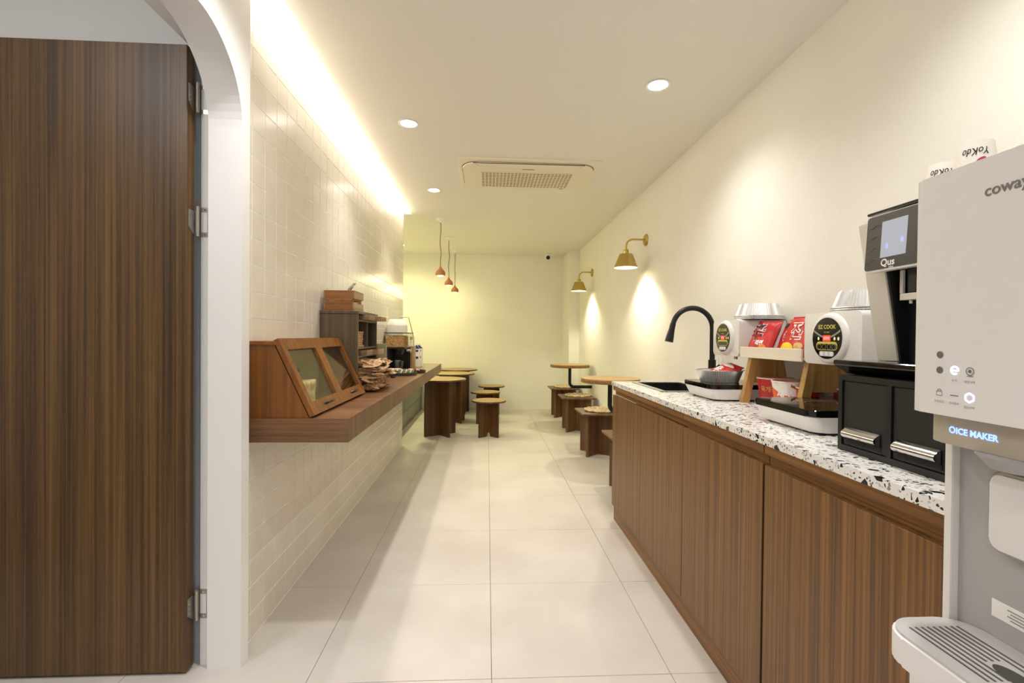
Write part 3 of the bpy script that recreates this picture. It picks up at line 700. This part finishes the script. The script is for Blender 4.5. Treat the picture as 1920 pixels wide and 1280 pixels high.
# terrazzo worktop with a sink cut-out
SX0, SX1, SY0, SY1 = .90, 1.17, 2.37, 2.84
M_TERR = terrazzo('terrazzo')
bm = new(); y0, y1, x0, x1, z0, z1 = .748, 2.928, .777, XR-.002, .828, ZT
xs, ys_ = [x0, SX0, SX1, x1], [y0, SY0, SY1, y1]
V = {(i, j, k): bm.verts.new((xs[i], ys_[j], (z0, z1)[k])) for i in range(4) for j in range(4) for k in range(2)}
for i in range(3):
    for j in range(3):
        if (i, j) == (1, 1): continue
        for k in range(2): bm.faces.new([V[i, j, k], V[i+1, j, k], V[i+1, j+1, k], V[i, j+1, k]])
for i in range(3):
    for j in (0, 3): bm.faces.new([V[i, j, 0], V[i+1, j, 0], V[i+1, j, 1], V[i, j, 1]])
    for q in (0, 3): bm.faces.new([V[q, i, 0], V[q, i+1, 0], V[q, i+1, 1], V[q, i, 1]])
for j in (1, 2): bm.faces.new([V[1, j, 0], V[2, j, 0], V[2, j, 1], V[1, j, 1]]); bm.faces.new([V[j, 1, 0], V[j, 2, 0], V[j, 2, 1], V[j, 1, 1]])
tag(obj('worktop', bm, M_TERR), 'long white terrazzo worktop with dark chips over the base cabinets', 'worktop')
sk = thing('kitchen_sink', 'black rectangular sink with thin steel rim let into the terrazzo', 'sink', (SX0, SY0, ZT))
W_, D_ = SX1-SX0, SY1-SY0
bm = new(); e = .004
box(bm, e, W_-e, e, D_-e, -.20, -.19)
box(bm, e, e+.004, e, D_-e, -.19, -.001); box(bm, W_-e-.004, W_-e, e, D_-e, -.19, -.001); box(bm, e+.004, W_-e-.004, e, e+.004, -.19, -.001); box(bm, e+.004, W_-e-.004, D_-e-.004, D_-e, -.19, -.001)
obj('basin', bm, M_BLACK, sk)
bm = new(); h = .004
box(bm, -.018, .008, -.018, D_+.018, .0004, h); box(bm, W_-.008, W_+.018, -.018, D_+.018, .0004, h); box(bm, .008, W_-.008, -.018, .008, .0004, h); box(bm, .008, W_-.008, D_-.008, D_+.018, .0004, h)
obj('rim', bm, mat('sink_rim', (150, 148, 146), .25, .8), sk)
obj('drain', disc(new(), (W_/2, D_/2, -.1899), (0, 0, 1), .04, .004), M_CHROME, sk)
fc = thing('faucet', 'tall matte black gooseneck faucet behind the sink', 'faucet', (1.235, 2.555, ZT))
obj('base', lathe(new(), [(.001, 0.0003), (.028, .0003), (.028, .02), (.02, .03), (.02, .155), (.001, .155)], n=24), M_BLACKM, fc, True)
obj('lever', tube(new(), [(0, -.018, .11), (0, -.05, .115), (-.005, -.09, .13)], [.008, .006, .005], 10), M_BLACKM, fc, True)
r_ = .112
path = [(0, 0, .15), (0, 0, .25), (0, 0, .325)]+[(-r_+r_*math.cos(a), 0, .325+r_*math.sin(a)) for a in [PI*k/20*.93 for k in range(1, 21)]]
obj('neck', tube(new(), path, .0140, 14), M_BLACKM, fc, True)
ex, ez = path[-1][0], path[-1][2]; dx, dz = -.22, -.975
obj('spray_head', tube(new(), [(ex, 0, ez), (ex+dx*.03, 0, ez+dz*.03), (ex+dx*.075, 0, ez+dz*.075), (ex+dx*.1, 0, ez+dz*.1)], [.0152, .016, .021, .0225], 18), M_BLACKM, fc, True)

# ramen cookers
def cooker(loc, W, D, hx, hy0, hy1, label):
    """local: x=0 front, y=0 near side"""
    t = thing('ramen_cooker', label, 'cooker', loc, 0, 'white ramen cookers')
    for x in (.05, D-.06):
        for y in (.04, W-.04): obj('foot', disc(new(), (x, y, .0), (0, 0, 1), .014, .0061, 16), M_BLACK, t)
    bm = new(); prism(bm, rrect(.0, D, .0, W, .03, 6), 'Z', .0062, .052)
    for v in bm.verts:
        if v.co.z < .02: v.co.x = v.co.x+(.022 if v.co.x < .1 else 0); v.co.y += (.008 if v.co.y < W/2 else -.008)
    obj('base', bevel(bm, .004, 2), M_PLAST, t, True)
    obj('under_plate', bbox(.04, D-.02, .022, W-.022, .0034, .006, .001, 1), M_BLACK, t)
    bm = new(); prism(bm, rrect(-.002, D-.06, -.002, W+.002, .03, 6), 'Z', .0522, .072); obj('glass_plate', bevel(bm, .002, 1), M_GLOSSB, t)
    bm = new()
    for r in (.055, .085): 
        lathe(bm, [(r, .0722), (r+.0015, .0723)], cx=.15, cy=W/2, n=40, cap=False)
    obj('hob_ring', bm, M_GPRINT, t)
    cx0, cx1 = D-.10, D-.005; yc = (hy0+hy1)/2
    obj('column', bbox(cx0+.045, cx1, yc-.075, yc+.075, .0725, .195, .004), M_PLAST, t)
    obj('warning_plate', bbox(cx0+.0435, cx0+.0445, yc-.055, yc-.012, .115, .128, .0003, 1), M_GPRINT, t)
    z0, z1 = .193, .358
    bm = new(); prism(bm, rrect(hy0, hy1, z0, z1, .018, 5), 'X', hx, D-.002)
    hd = obj('head', bevel(bm, .005, 2), M_PLAST, t, True)
    zc = (z0+z1)/2; R = .0685
    obj('dial_bezel', tube(new(), [(hx+.001, yc, zc), (hx-.007, yc, zc), (hx-.011, yc, zc), (hx-.0125, yc, zc)], [R+.012, R+.009, R+.004, R-.001], 48), M_PLAST, hd, True)
    obj('dial_face', tube(new(), [(hx-.0126, yc, zc), (hx-.0136, yc, zc)], R-.004, 48), M_GLOSSB, hd)
    X = hx-.0138
    f = lambda dy, dz: face_negx(X, yc-dy, zc+dz)
    bm = new(); n = 16
    a0 = [(-.058+.116*k/n, .020-.020*math.sin(PI*k/n)) for k in range(n+1)]; a1 = [(p, q+.004+.0035*abs(1-2*i/n)) for i, (p, q) in enumerate(a0)]
    top = [bm.verts.new((X, yc-p, zc+q)) for p, q in a0]; bo = [bm.verts.new((X, yc-p, zc+q)) for p, q in a1]
    for k in range(n): bm.faces.new([top[k], top[k+1], bo[k+1], bo[k]])
    obj('dial_band', bm, M_GPRINT, hd)
    text('lettering', 'EZ COOK', .017, M_GOLD, hd, f(0, .035), bold=.0005, sx=1.0)
    text('lettering', 'IH-1000', .007, M_GOLD, hd, f(0, .0185))
    def flat(name, pts, mt, dx=0):
        bm = new(); bm.faces.new([bm.verts.new((X-dx, yc-p, zc+q)) for p, q in pts]); return obj(name, bm, mt, hd)
    def oval(cy, cz, ry, rz, n=20): return [(cy+ry*math.cos(2*PI*k/n), cz+rz*math.sin(2*PI*k/n)) for k in range(n)]
    flat('display', rrect(-.017, .017, -.009, .0095, .002, 2), emis('red_display', (255, 60, 40), 1.3))
    text('display_digits', '0000', .013, emis('display_digits', (255, 190, 170), 1.6), hd, lambda u, v: (X-.0003, yc-u, zc+v))
    for p in (-.036, .034, .050): flat('indicator', oval(p, -.001, .0042, .0055), emis('indicator_glow', (236, 226, 150), .9))
    flat('button_field', rrect(-.046, .046, -.037, -.0105, .012, 5), M_GOLD)
    flat('button_field', rrect(-.043, .043, -.035, -.0175, .0085, 5), M_GLOSSB, .0002)
    for p in (-.031, -.0105, .0105, .031):
        flat('button', oval(p, -.0262, .0085, .0085), M_GPRINT, .0003); flat('button', oval(p, -.0262, .0072, .0072), M_GLOSSB, .0004)
    flat('key_plate', rrect(-.032, .032, -.056, -.0405, .007, 4), mat('key_grey', (196, 196, 200), .4))
    for p in (-.021, 0, .021): flat('key', oval(p, -.0482, .0072, .0066), mat('key_light', (228, 230, 234), .4), .0002)
    obj('water_outlet', tube(new(), [(hx+.05, yc, z0), (hx+.05, yc, z0-.016)], .008, 12), M_STEEL, t, True)
    return t
cooker((.962, 2.0, ZT+.0005), .29, .352, .138, .030, .265, 'white ramen cooker beside the faucet, farther of the two')
cooker((.908, 1.285, ZT+.0005), .30, .405, .162, .023, .270, 'white ramen cooker beside the black pod drawers, nearer of the two')

def foil_pan(label, loc, r=.105, h=.055, up=True, group=None, squash=.82):
    t = thing('foil_pan', label, 'pan', loc, 0, group)
    s = 1 if up else -1; z = (lambda q: q) if up else (lambda q: h-q)
    n = 256
    obj('bowl', lathe(new(), [(.001, z(0)), (r*.78, z(0)), (r*.97, z(h*.96)), (r*.955, z(h*.96)), (r*.765, z(.002)), (.001, z(.002))], n=n, sy=squash, cap=False, flute=.026, nfl=64), M_FOIL, t)
    obj('rim', lathe(new(), [(r*.955, z(h*.96)), (r*1.055, z(h*.955)), (r*1.06, z(h)), (r*.955, z(h))], n=64, sy=squash, cap=False), M_FOIL, t, True)
    return t
foil_pan('crinkled foil pan on the far ramen cooker with a red packet inside', (1.075, 2.15, ZT+.0735))
for k, lab in enumerate(['bottom', 'middle', 'top']):
    foil_pan('upturned foil pan on the far ramen cooker head, %s of its stack' % lab, (1.215, 2.075, ZT+.3595+k*.0065), .098, .055, False, 'foil pans on the far cooker', .95)
for k, lab in enumerate(['bottom', 'middle', 'top']):
    foil_pan('upturned foil pan on the near ramen cooker head, %s of its stack' % lab, (1.205, 1.45, ZT+.3595+k*.0065), .098, .055, False, 'foil pans on the near cooker', .95)

# noodle packets: pillow bags with crimped ends and printed marks
def pack(name, label, loc, rot, w_, h_, d_, mt, prints, group=None):
    t = thing(name, label, 'noodle packet', loc, 0, group); t.rotation_euler = rot
    def bulge(u, v):
        wr = .0022*noise.noise(Vector((u*70, v*34, loc[1]*5)))*min(1, 9*max(0, .5-abs(u)/w_))
        a = max(0, 1-(2*abs(u)/w_)**3); b = max(0, 1-(abs(2*v/h_))**4)
        return d_/2*(a*b)**.5*(1+.10*noise.noise(Vector((u*38, v*38, loc[1]*9))))+.0004+wr
    nu, nv_ = 30, 28; bm = new(); F = {}
    for s in (1, -1):
        for i in range(nu+1):
            for j in range(nv_+1):
                u, v = -w_/2+w_*i/nu, -h_/2+h_*j/nv_
                if abs(v) > h_*.44: z = .0012*math.sin(u*700)+s*.0004
                else: z = s*bulge(u, v*1.13)
                F[s, i, j] = bm.verts.new((z, -u, v))
        for i in range(nu):
            for j in range(nv_): bm.faces.new([F[s, i, j], F[s, i+1, j], F[s, i+1, j+1], F[s, i, j+1]])
    obj('film', bm, mt, t, 'all')
    for (kind, body, size, u0, v0, pm, kw) in prints:
        fn = lambda u, v, u0=u0, v0=v0, lift=kw.pop('lift', .0012): (-(bulge(u+u0, (v+v0)*1.13)+lift), -(u+u0), v+v0)
        if kind == 'text': text('printed_mark', body, size, pm, t, fn, **kw)
        else:
            bm = new(); n = 24; rings = []
            for q in range(5):
                rings.append([bm.verts.new(fn(body[0]*q/4*math.cos(2*PI*k/n), body[1]*q/4*math.sin(2*PI*k/n))) for k in range(n)] if q else [bm.verts.new(fn(0, 0))])
            for q in range(1, 5):
                for k in range(n):
                    if q == 1: bm.faces.new([rings[0][0], rings[1][k], rings[1][(k+1)%n]])
                    else: bm.faces.new([rings[q-1][k], rings[q][k], rings[q][(k+1)%n], rings[q-1][(k+1)%n]])
            obj('printed_mark', bm, pm, t)
    return t
# wooden rack with cream shelf
rk = thing('noodle_rack', 'beech A-frame rack with cream tray between the two ramen cookers', 'rack', (1.10, 1.603, ZT+.0003))
RL = .405
obj('tray', bbox(0, .195, 0, RL, .198, .206, .001, 1), M_CREAMSH, rk)
obj('front_lip', bbox(-.006, -.0002, 0, RL, .193, .238, .001, 1), M_CREAMSH, rk)
obj('rear_lip', bbox(.1952, .201, 0, RL, .193, .238, .001, 1), M_CREAMSH, rk)
for y in (.008, RL-.033):
    for a, b in ((.005, .045), (.19, .15)):
        bm = new(); prism(bm, [(a-.016, 0), (a+.016, 0), (b+.016, .1975), (b-.016, .1975)], 'Y', y, y+.026); obj('leg', bm, M_RACK, rk)
for y in (.0085, RL-.0325):
    bm = new(); prism(bm, [(.044, .085), (.152, .085), (.137, .1972), (.058, .1972)], 'Y', y+.006, y+.019); obj('side_board', bm, M_RACK, rk)
obj('stretcher', bbox(.128, .142, .0345, RL-.0335, .185, .197, .001, 1), M_RACK, rk)
KR, WR, YR = M_KPRINT, M_WPRINT, M_YEL
spicy = lambda: [('text', '辛', .090, -.022, .016, WR, dict(bold=.003, lift=.0010)), ('text', '辛', .090, -.022, .016, KR, dict(bold=.0005, lift=.0022)),
         ('text', '라면', .024, .012, -.030, WR, dict(bold=.0012)), ('oval', (.018, .010), 0, .034, -.045, mat('noodle_print', (226, 150, 60), .4), {})]
pack('noodle_packet', 'red spicy noodle packet with a large black character, left end of the cream tray', (1.150, 1.925, ZT+.274), (0, .42, .12), .140, .158, .042, M_RED, spicy(), 'noodle packets on the cream tray')
pack('noodle_packet', 'red spicy noodle packet with round white badge, middle of the cream tray', (1.185, 1.80, ZT+.276), (.0, .36, -.15), .135, .158, .042, M_RED,
     [('oval', (.022, .022), 0, .0, .0, WR, {}), ('oval', (.017, .017), 0, 0, 0, M_DRED, dict(lift=.002)), ('text', '신', .02, 0, 0, WR, dict(lift=.003)), ('oval', (.02, .012), 0, -.03, .045, KR, {})], 'noodle packets on the cream tray')
pack('noodle_packet', 'red and yellow noodle packet with white lettering, right end of the cream tray', (1.148, 1.692, ZT+.280), (.0, .40, .05), .15, .166, .042, M_RED,
     [('text', '진', .078, .004, .012, WR, dict(bold=.004)), ('text', '진', .078, .004, .012, M_RED, dict(bold=.0, lift=.0024)), ('oval', (.04, .022), 0, -.03, -.052, YR, {}), ('oval', (.022, .014), 0, .034, -.044, mat('noodle_bowl_print', (206, 172, 110), .4), dict(lift=.002)), ('oval', (.008, .003), 0, -.03, .05, YR, {})], 'noodle packets on the cream tray')
pack('noodle_packet', 'red noodle packet lying in the foil pan on the far cooker', (1.09, 2.14, ZT+.122), (.35, 1.15, .35), .115, .14, .036, M_RED,
     [('text', '辛', .05, -.01, -.02, WR, dict(bold=.002)), ('oval', (.045, .012), 0, -.0, .028, WR, {})])

# noodle cups
def cup(label, loc, r, h, body, prints, rz=0):
    t = thing('noodle_bowl', label, 'noodle cup', loc, rz, 'instant noodle bowls under the rack')
    rad = lambda z: r*(.78+.22*z/h)
    o = obj('bowl', lathe(new(), [(.001, 0), (r*.76, 0), (r*.78, .003), (r*.99, h-.004), (r*.99, h), (.001, h)], n=48), body, t, True)
    obj('lid_rim', lathe(new(), [(r*.99, h-.004), (r*1.02, h-.003), (r*1.025, h), (r*.98, h+.0012)], n=48, cap=False), mat('lid_rim_white', (232, 222, 214), .4), t, True)
    obj('lid', disc(new(), (0, 0, h+.0002), (0, 0, 1), r*.985, .0012, 48), mat('lid_foil', (168, 104, 84), .35), t)
    for (body_, size, ang, z0, mt, kw) in prints:
        text('printed_mark', body_, size, mt, o, lambda u, v, a=ang, z0=z0: (-(rad(z0+v)+.0008)*math.cos(a+u/r), -(rad(z0+v)+.0008)*math.sin(a+u/r), z0+v), **kw)
    return t, o, rad
def band(parent, rad, r, a0, a1, z0f, z1f, mt, lift=.0005, n=24):
    bm = new(); A = []; B = []
    for k in range(n+1):
        a = a0+(a1-a0)*k/n; f = k/n
        for L, z in ((A, z0f(f)), (B, z1f(f))): L.append(bm.verts.new((-(rad(z)+lift)*math.cos(a), -(rad(z)+lift)*math.sin(a), z)))
    for k in range(n): bm.faces.new([A[k], A[k+1], B[k+1], B[k]])
    return obj('printed_band', bm, mt, parent)
CZ = ZT+.0004
M_CUPR = mat('cup_red', (176, 32, 34), .4); M_CUPD = mat('cup_maroon', (120, 28, 32), .4); M_CUPW = mat('cup_white', (234, 228, 222), .4); M_ORG = mat('orange_print', (226, 92, 30), .4)
t, o, rad = cup('large red noodle bowl under the rack, leftmost', (1.19, 1.905, CZ), .069, .112, M_CUPR, [('육개장', .026, .60, .066, M_GOLD, dict())])
band(o, rad, .069, .95, 2.3, lambda f: .004, lambda f: .088, M_CUPD); band(o, rad, .069, .98, 1.4, lambda f: .089, lambda f: .101, M_WPRINT, .0008)
t, o, rad = cup('white and orange noodle bowl with bold lettering under the rack', (1.165, 1.762, CZ), .069, .111, M_CUPW, [('새우탕', .036, .86, .064, M_WPRINT, dict(bold=.0016))])
band(o, rad, .069, -.5, 2.5, lambda f: .003, lambda f: .074+.016*math.sin(1.9+f*5.5), M_ORG, .0003)
band(o, rad, .069, .95, 1.5, lambda f: .094-.018*f, lambda f: .103-.016*f, mat('prawn_print', (150, 74, 36), .5), .0006)
t, o, rad = cup('small red noodle cup under the rack beside the near leg', (1.170, 1.677, CZ), .038, .096, M_CUPR, [('신', .026, 1.0, .065, M_GOLD, dict())])
cup('dark red noodle bowl at the back of the rack', (1.265, 1.81, CZ), .038, .110, M_CUPD, [])
cup('dark red noodle cup by the near cooker column', (1.268, 1.625, CZ), .034, .098, M_CUPD, [])

# black pod drawer unit
DX, DY0, DY1 = .878, .845, 1.145
pd = thing('pod_drawer_unit', 'black two-drawer capsule box with chrome pulls under the coffee machine', 'drawer unit', (DX, DY0, ZT+.0003))
Wd = DY1-DY0
obj('case', bbox(.012, .40, 0, Wd, 0, .186, .003), M_BLACK, pd)
bm = new(); box(bm, 0, .0118, 0, .012, 0, .186); box(bm, 0, .0118, Wd-.012, Wd, 0, .186); box(bm, 0, .0118, .0122, Wd-.0122, 0, .014); box(bm, 0, .0118, .0122, Wd-.0122, .172, .186); box(bm, 0, .0118, Wd/2-.006, Wd/2+.006, .0142, .1718)
obj('front_frame', bm, M_BLACK, pd)
for k in range(2):
    a = .0125+k*(Wd/2-.006); b = a+Wd/2-.0195
    dr = obj('drawer', bbox(.004, .0117, a, b, .0146, .1714, .0015, 1), mat('drawer_face', (30, 30, 31), .5), pd)
    pts = [(.0035-.016*math.sin(PI*q/8)-.002, .044+.022*(q/8-.5)*1.4) for q in range(9)]
    bm = new(); prism(bm, [(x, z) for x, z in pts], 'Y', a+.018, b-.014); obj('pull', bm, M_CHROME, dr, True)
    obj('pull_recess', bbox(.0025, .0039, a+.016, b-.012, .02, .031, .0005, 1), M_DARK, dr)
# coffee machine
cm = thing('coffee_machine', 'black and silver coffee machine with touch screen on the black drawers', 'coffee machine', (0, 0, ZT+.187))
b0 = ZT+.187
bm = new(); prism(bm, [(.868, 1.074-b0), (.868, 1.062-b0), (.905, .0005), (1.28, .0005), (1.28, 1.074-b0)], 'Y', .842, 1.152); obj('base_tray', bevel(bm, .002, 1), M_GLOSSB, cm)
front = lambda z: .965-(z-1.075)*(.055/.33)
for (ya, yb) in ((1.072, 1.130), (.850, .872)):
    bm = new(); prism(bm, [(front(1.0745), 1.0745-b0), (1.27, 1.0745-b0), (1.27, 1.425-b0), (front(1.405), 1.405-b0)], 'Y', ya, yb); obj('side_body', bevel(bm, .003, 2), M_SILVER, cm, True)
bm = new(); box(bm, .985, 1.265, .8725, 1.0715, 1.0746-b0, 1.289-b0); obj('bay_back', bm, M_BLACK, cm)
bm = new(); prism(bm, [(front(1.29)+.004, 1.29-b0), (1.265, 1.29-b0), (1.265, 1.40-b0), (front(1.40)+.004, 1.40-b0)], 'Y', .8725, 1.0715); obj('upper_body', bm, M_SILVER, cm)
bm = new(); box(bm, .93, 1.265, .852, 1.128, 1.4255-b0, 1.432-b0); obj('hopper_lid', bevel(bm, .002, 1), M_GLOSSB, cm)
bm = new(); prism(bm, [(front(1.0746)+.004, 1.0746-b0), (.9848, 1.0746-b0), (.9848, 1.289-b0), (front(1.289)+.004, 1.289-b0)], 'Y', 1.0662, 1.0716); obj('bay_lining', bm, M_BLACK, cm)
# screen head
SL = .01
def hp(pts): return [(y, z) for y, z in pts]
hx = lambda z: .893+(z-1.282)*.06
bm = new(); prism(bm, rrect(.858, 1.090, 1.281-b0, 1.412-b0, .008, 4), 'X', .893, .912)
for v in bm.verts: v.co.x += (v.co.z+b0-1.282)*.06
obj('screen_housing', bm, M_PLAST, cm)
bm = new(); prism(bm, rrect(.860, 1.087, 1.2855-b0, 1.4105-b0, .007, 4), 'X', .8918, .8929)
for v in bm.verts: v.co.x += (v.co.z+b0-1.282)*.06
fp = obj('screen_face', bm, mat('embossed_brown', (52, 47, 42), .4), cm)
bm = new()
for q in range(4):
    for ya, yb in ((1.048, 1.082), (.90, .945)):
        z = 1.308+.026*q-b0
        tube(bm, [(hx(z+b0+.004*math.sin(s))-.0012, ya+(yb-ya)*s/6.0, z+.0035*math.sin(s)) for s in range(7)], .0009, 6)
obj('embossed_line', bm, mat('embossed_edge', (86, 78, 70), .4), fp)
bm = new(); bm.faces.new([bm.verts.new((hx(z)-.0014, y, z-b0)) for y, z in ((1.044, 1.311), (.977, 1.311), (.977, 1.393), (1.044, 1.393))])
obj('touch_screen', bm, emis('screen_glow', (180, 182, 192), .85), fp)
for (y, z) in ((1.027, 1.335), (.988, 1.343)):
    bm = new(); n = 14; bm.faces.new([bm.verts.new((hx(z)-.0017, y+.004*math.cos(2*PI*k/n), z-b0+.008*math.sin(2*PI*k/n))) for k in range(n)]); obj('screen_icon', bm, emis('icon_glow', (190, 190, 245), 1.0), fp)
text('lettering', 'Qus', .022, M_WPRINT, fp, lambda u, v: (hx(1.297+v)-.0015, 1.022-u, 1.2985+v-b0), bold=.0006)
text('lettering', 'plus', .008, M_WPRINT, fp, lambda u, v: (hx(1.287)-.0015, 1.012-u, 1.2875+v-b0), bold=.0002)
obj('nozzle_cover', bbox(.960, .9845, .876, 1.045, 1.232-b0, 1.288-b0, .003), mat('smoked_plastic', (40, 40, 38), .15), cm)
obj('nozzle_rail', bbox(.952, .9845, .876, 1.055, 1.216-b0, 1.2315-b0, .002), M_SILVER, cm)
obj('nozzle_bar', bbox(.952, .9595, 1.048, 1.056, 1.232-b0, 1.286-b0, .001, 1), M_SILVER, cm)
for y in (.93, .96, .99, 1.02, 1.04): obj('nozzle', tube(new(), [(.966, y, 1.2155-b0), (.966, y, 1.208-b0)], .005, 10), M_CHROME, cm)
# paper cups upturned on the coffee machine
M_PCUP = mat('paper_cup', (240, 234, 224), .6)
def paper_cup(label, loc, rz):
    t = thing('paper_cup', label, 'paper cup', loc, rz, 'paper cups on the coffee machine')
    H_, r0, r1 = .090, .037, .027
    rad = lambda z: r0+(r1-r0)*z/H_
    o = obj('cup_wall', lathe(new(), [(r0+.002, .0), (r0+.003, .002), (r0, .004), (r1, H_), (r1-.003, H_), (r1-.003, H_-.005), (.001, H_-.005)], n=40, cap=False), M_PCUP, t, True)
    text('lettering', 'YoKdo', .021, M_KPRINT, o, lambda u, v: (-(rad(.068-v)+.0007)*math.cos(-u/.031), -(rad(.068-v)+.0007)*math.sin(-u/.031), .068-v), bold=.0001, shear=.2, sx=.72)
    bm = new(); n = 12; bm.faces.new([bm.verts.new((-(rad(.048)+.0012)*math.cos(.25+.22*math.cos(2*PI*k/n)), -(rad(.048)+.0012)*math.sin(.25+.22*math.cos(2*PI*k/n)), .049+.0045*math.sin(2*PI*k/n)+.003*math.cos(2*PI*k/n))) for k in range(n)])
    obj('printed_mark', bm, mat('pink_print', (214, 60, 100), .5), o)
paper_cup('upturned white paper cup on the coffee machine, farther one', (1.03, 1.035, 1.4325), math.radians(45))
paper_cup('upturned white paper cup on the coffee machine, nearer one', (.985, .918, 1.4325), math.radians(42))

# ------------------------------------------------------------------ water and ice dispenser
wd = thing('water_dispenser', 'tall pale grey ice and water dispenser at the near end of the counter', 'water dispenser', (0, 0, 0))
HX, HY0, HY1 = .682, .43, .738
def plan(x0, x1, y0, y1, r): return rrect(x0, x1, y0, y1, r, 8)
bm = new(); prism(bm, plan(HX, 1.24, HY0, HY1, .022), 'Z', 1.0125, 1.376); hd = obj('head', bevel(bm, .0025, 2), M_PLASTG, wd, True)
bm = new(); prism(bm, plan(HX+.016, 1.235, HY0+.004, HY1-.012, .03), 'Z', .968, 1.012); sp = obj('spout_housing', bevel(bm, .003, 2), mat('taupe_plastic', (176, 166, 150), .4), wd, True)
LX = .742
for ya, yb in ((HY1-.018, HY1-.006), (HY0+.006, HY0+.018)):
    obj('side_cheek', bbox(LX, 1.23, ya, yb, 0, .9675, .003), M_PLAST, wd)
bm = new(); box(bm, LX+.014, 1.225, HY0+.0185, HY1-.0185, 0, .9675); obj('back_panel', bm, M_GREY, wd)
obj('lower_body', bbox(HX-.01, LX+.0135, HY0+.022, HY1-.022, 0, .640, .006), M_PLASTG, wd)
bm = new(); prism(bm, plan(.618, LX+.0135, HY0+.019, HY1-.019, .05), 'Z', .6405, .682); trb = obj('tray_body', bevel(bm, .006, 2), M_PLASTG, wd, True)
bm = new(); prism(bm, plan(.623, LX+.013, HY0+.022, HY1-.022, .046), 'Z', .6822, .686); dt = obj('drip_tray', bm, mat('drip_tray_grey', (190, 188, 188), .4), wd)
M_SLOT = mat('tray_slot', (84, 82, 80), .7)
for k in range(9):
    x = .648+k*.0095
    segs = [(.470, .555), (.575, .690)] if k < 4 else ([(.470, .545), (.612, .690)] if k < 7 else [(.470, .560), (.575, .690)])
    for ya, yb in segs: obj('slot', bbox(x-.0017, x+.0017, ya, yb, .6861, .6866, .0001, 1), M_SLOT, dt)
bm = new(); n = 24; prism(bm, [(.690+.013*math.cos(2*PI*k/n), .578+.028*math.sin(2*PI*k/n)) for k in range(n)], 'Z', .6861, .6868); obj('drain', bm, mat('tray_drain', (70, 68, 66), .6), dt)
bm = new(); prism(bm, rrect(.545, .665, .818, .935, .016, 5), 'X', LX+.002, LX+.0138); lv = obj('lever_frame', bevel(bm, .002, 1), M_CHROME, wd, True)
bm = new(); prism(bm, rrect(.549, .661, .822, .931, .014, 5), 'X', LX-.002, LX+.0018); obj('lever_plate', bevel(bm, .003, 2), M_PLASTG, lv, True)
st = obj('notice_label', bbox(LX+.0128, LX+.0139, .49, .668, .716, .742, .0002, 1), M_WPRINT, wd)
for q in range(4):
    for s in range(3): obj('printed_line', bbox(LX+.0122, LX+.0127, .53+s*.04, .562+s*.04+.004*((q+s) % 2), .7215+q*.0045, .7232+q*.0045, .0001, 1), M_GPRINT, st)
obj('nozzle_guide', tube(new(), [(LX-.02, .60, .9676), (LX-.02, .60, .95)], [.05, .035], 24), M_GREY, wd, True)
fx = HX-.0006
text('lettering', 'coway', .0215, mat('logo_grey', (118, 112, 106), .4), hd, lambda u, v: (fx, .623-u, 1.329+v), align='LEFT', bold=.0004, sx=1.0)
def dot(y, z, r, mt, n=24, name='button'):
    bm = new(); bm.faces.new([bm.verts.new((fx, y+r*math.cos(2*PI*k/n), z+r*math.sin(2*PI*k/n))) for k in range(n)]); return obj(name, bm, mt, hd)
def ring(y, z, r, w_, mt, n=6, rot=0, a0=0, a1=2*PI, sy=1, name='icon'):
    bm = new(); A = []; B = []; nn = n
    for k in range(nn+1):
        a = a0+(a1-a0)*k/nn+rot; A.append(bm.verts.new((fx, y-r*math.cos(a)*sy, z+r*math.sin(a)))); B.append(bm.verts.new((fx, y-(r-w_)*math.cos(a)*sy, z+(r-w_)*math.sin(a))))
    for k in range(nn): bm.faces.new([A[k], A[k+1], B[k+1], B[k]])
    return obj(name, bm, mt, hd)
def bar(y0, y1, z0, z1, mt, name='icon'):
    bm = new(); bm.faces.new([bm.verts.new((fx, y, z)) for y, z in ((y0, z0), (y1, z0), (y1, z1), (y0, z1))]); return obj(name, bm, mt, hd)
M_BTN = mat('button_taupe', (112, 106, 100), .5); GLOW = emis('panel_glow', (214, 210, 255), 2.6)
Y1c, Y2c, Y3c = .683, .660, .638
dot(Y1c, 1.103, .0052, M_BTN); dot(Y1c, 1.080, .0052, M_BTN)
ring(Y2c, 1.081, .0066, .0026, GLOW, 20, 0, 0, 5.4); bar(Y2c-.006, Y2c+.006, 1.0795, 1.0818, GLOW)
ring(Y3c, 1.081, .0058, .001, M_BTN, 24); dot(Y3c, 1.081, .0024, M_BTN, name='icon'); bar(Y3c-.005, Y3c+.004, 1.0735, 1.0745, M_BTN)
bar(Y1c-.0042, Y1c+.0042, 1.0415, 1.0422, M_BTN); bar(Y1c-.0042, Y1c+.0042, 1.0478, 1.0485, M_BTN); bar(Y1c-.0046, Y1c-.0040, 1.0415, 1.0485, M_BTN); bar(Y1c+.0040, Y1c+.0046, 1.0415, 1.0485, M_BTN); ring(Y1c, 1.0485, .0032, .0008, M_BTN, 10, 0, 0, PI)
bar(Y2c-.006, Y2c+.006, 1.0435, 1.0448, M_BTN)
ring(Y3c, 1.0435, .0078, .0026, GLOW, 6, PI/6)
for yc, z in ((Y2c, 1.066), (Y3c, 1.0655), (Y1c, 1.0325), (Y2c, 1.0325), (Y3c, 1.0295)):
    nm = {Y1c: '조작잠금', Y2c: '연속출수', Y3c: '얼음선택'}[yc] if z < 1.05 else {Y2c: '냉 수', Y3c: '용량선택'}[yc]
    text('lettering', nm, .0042, M_GPRINT, hd, face_negx(fx, yc, z))
ice = emis('ice_glow', (120, 150, 255), 3.0)
text('lettering', '○ICE MAKER', .0125, ice, sp, face_negx(HX+.016-.0006, .648, .990), bold=.0005, sx=.95)
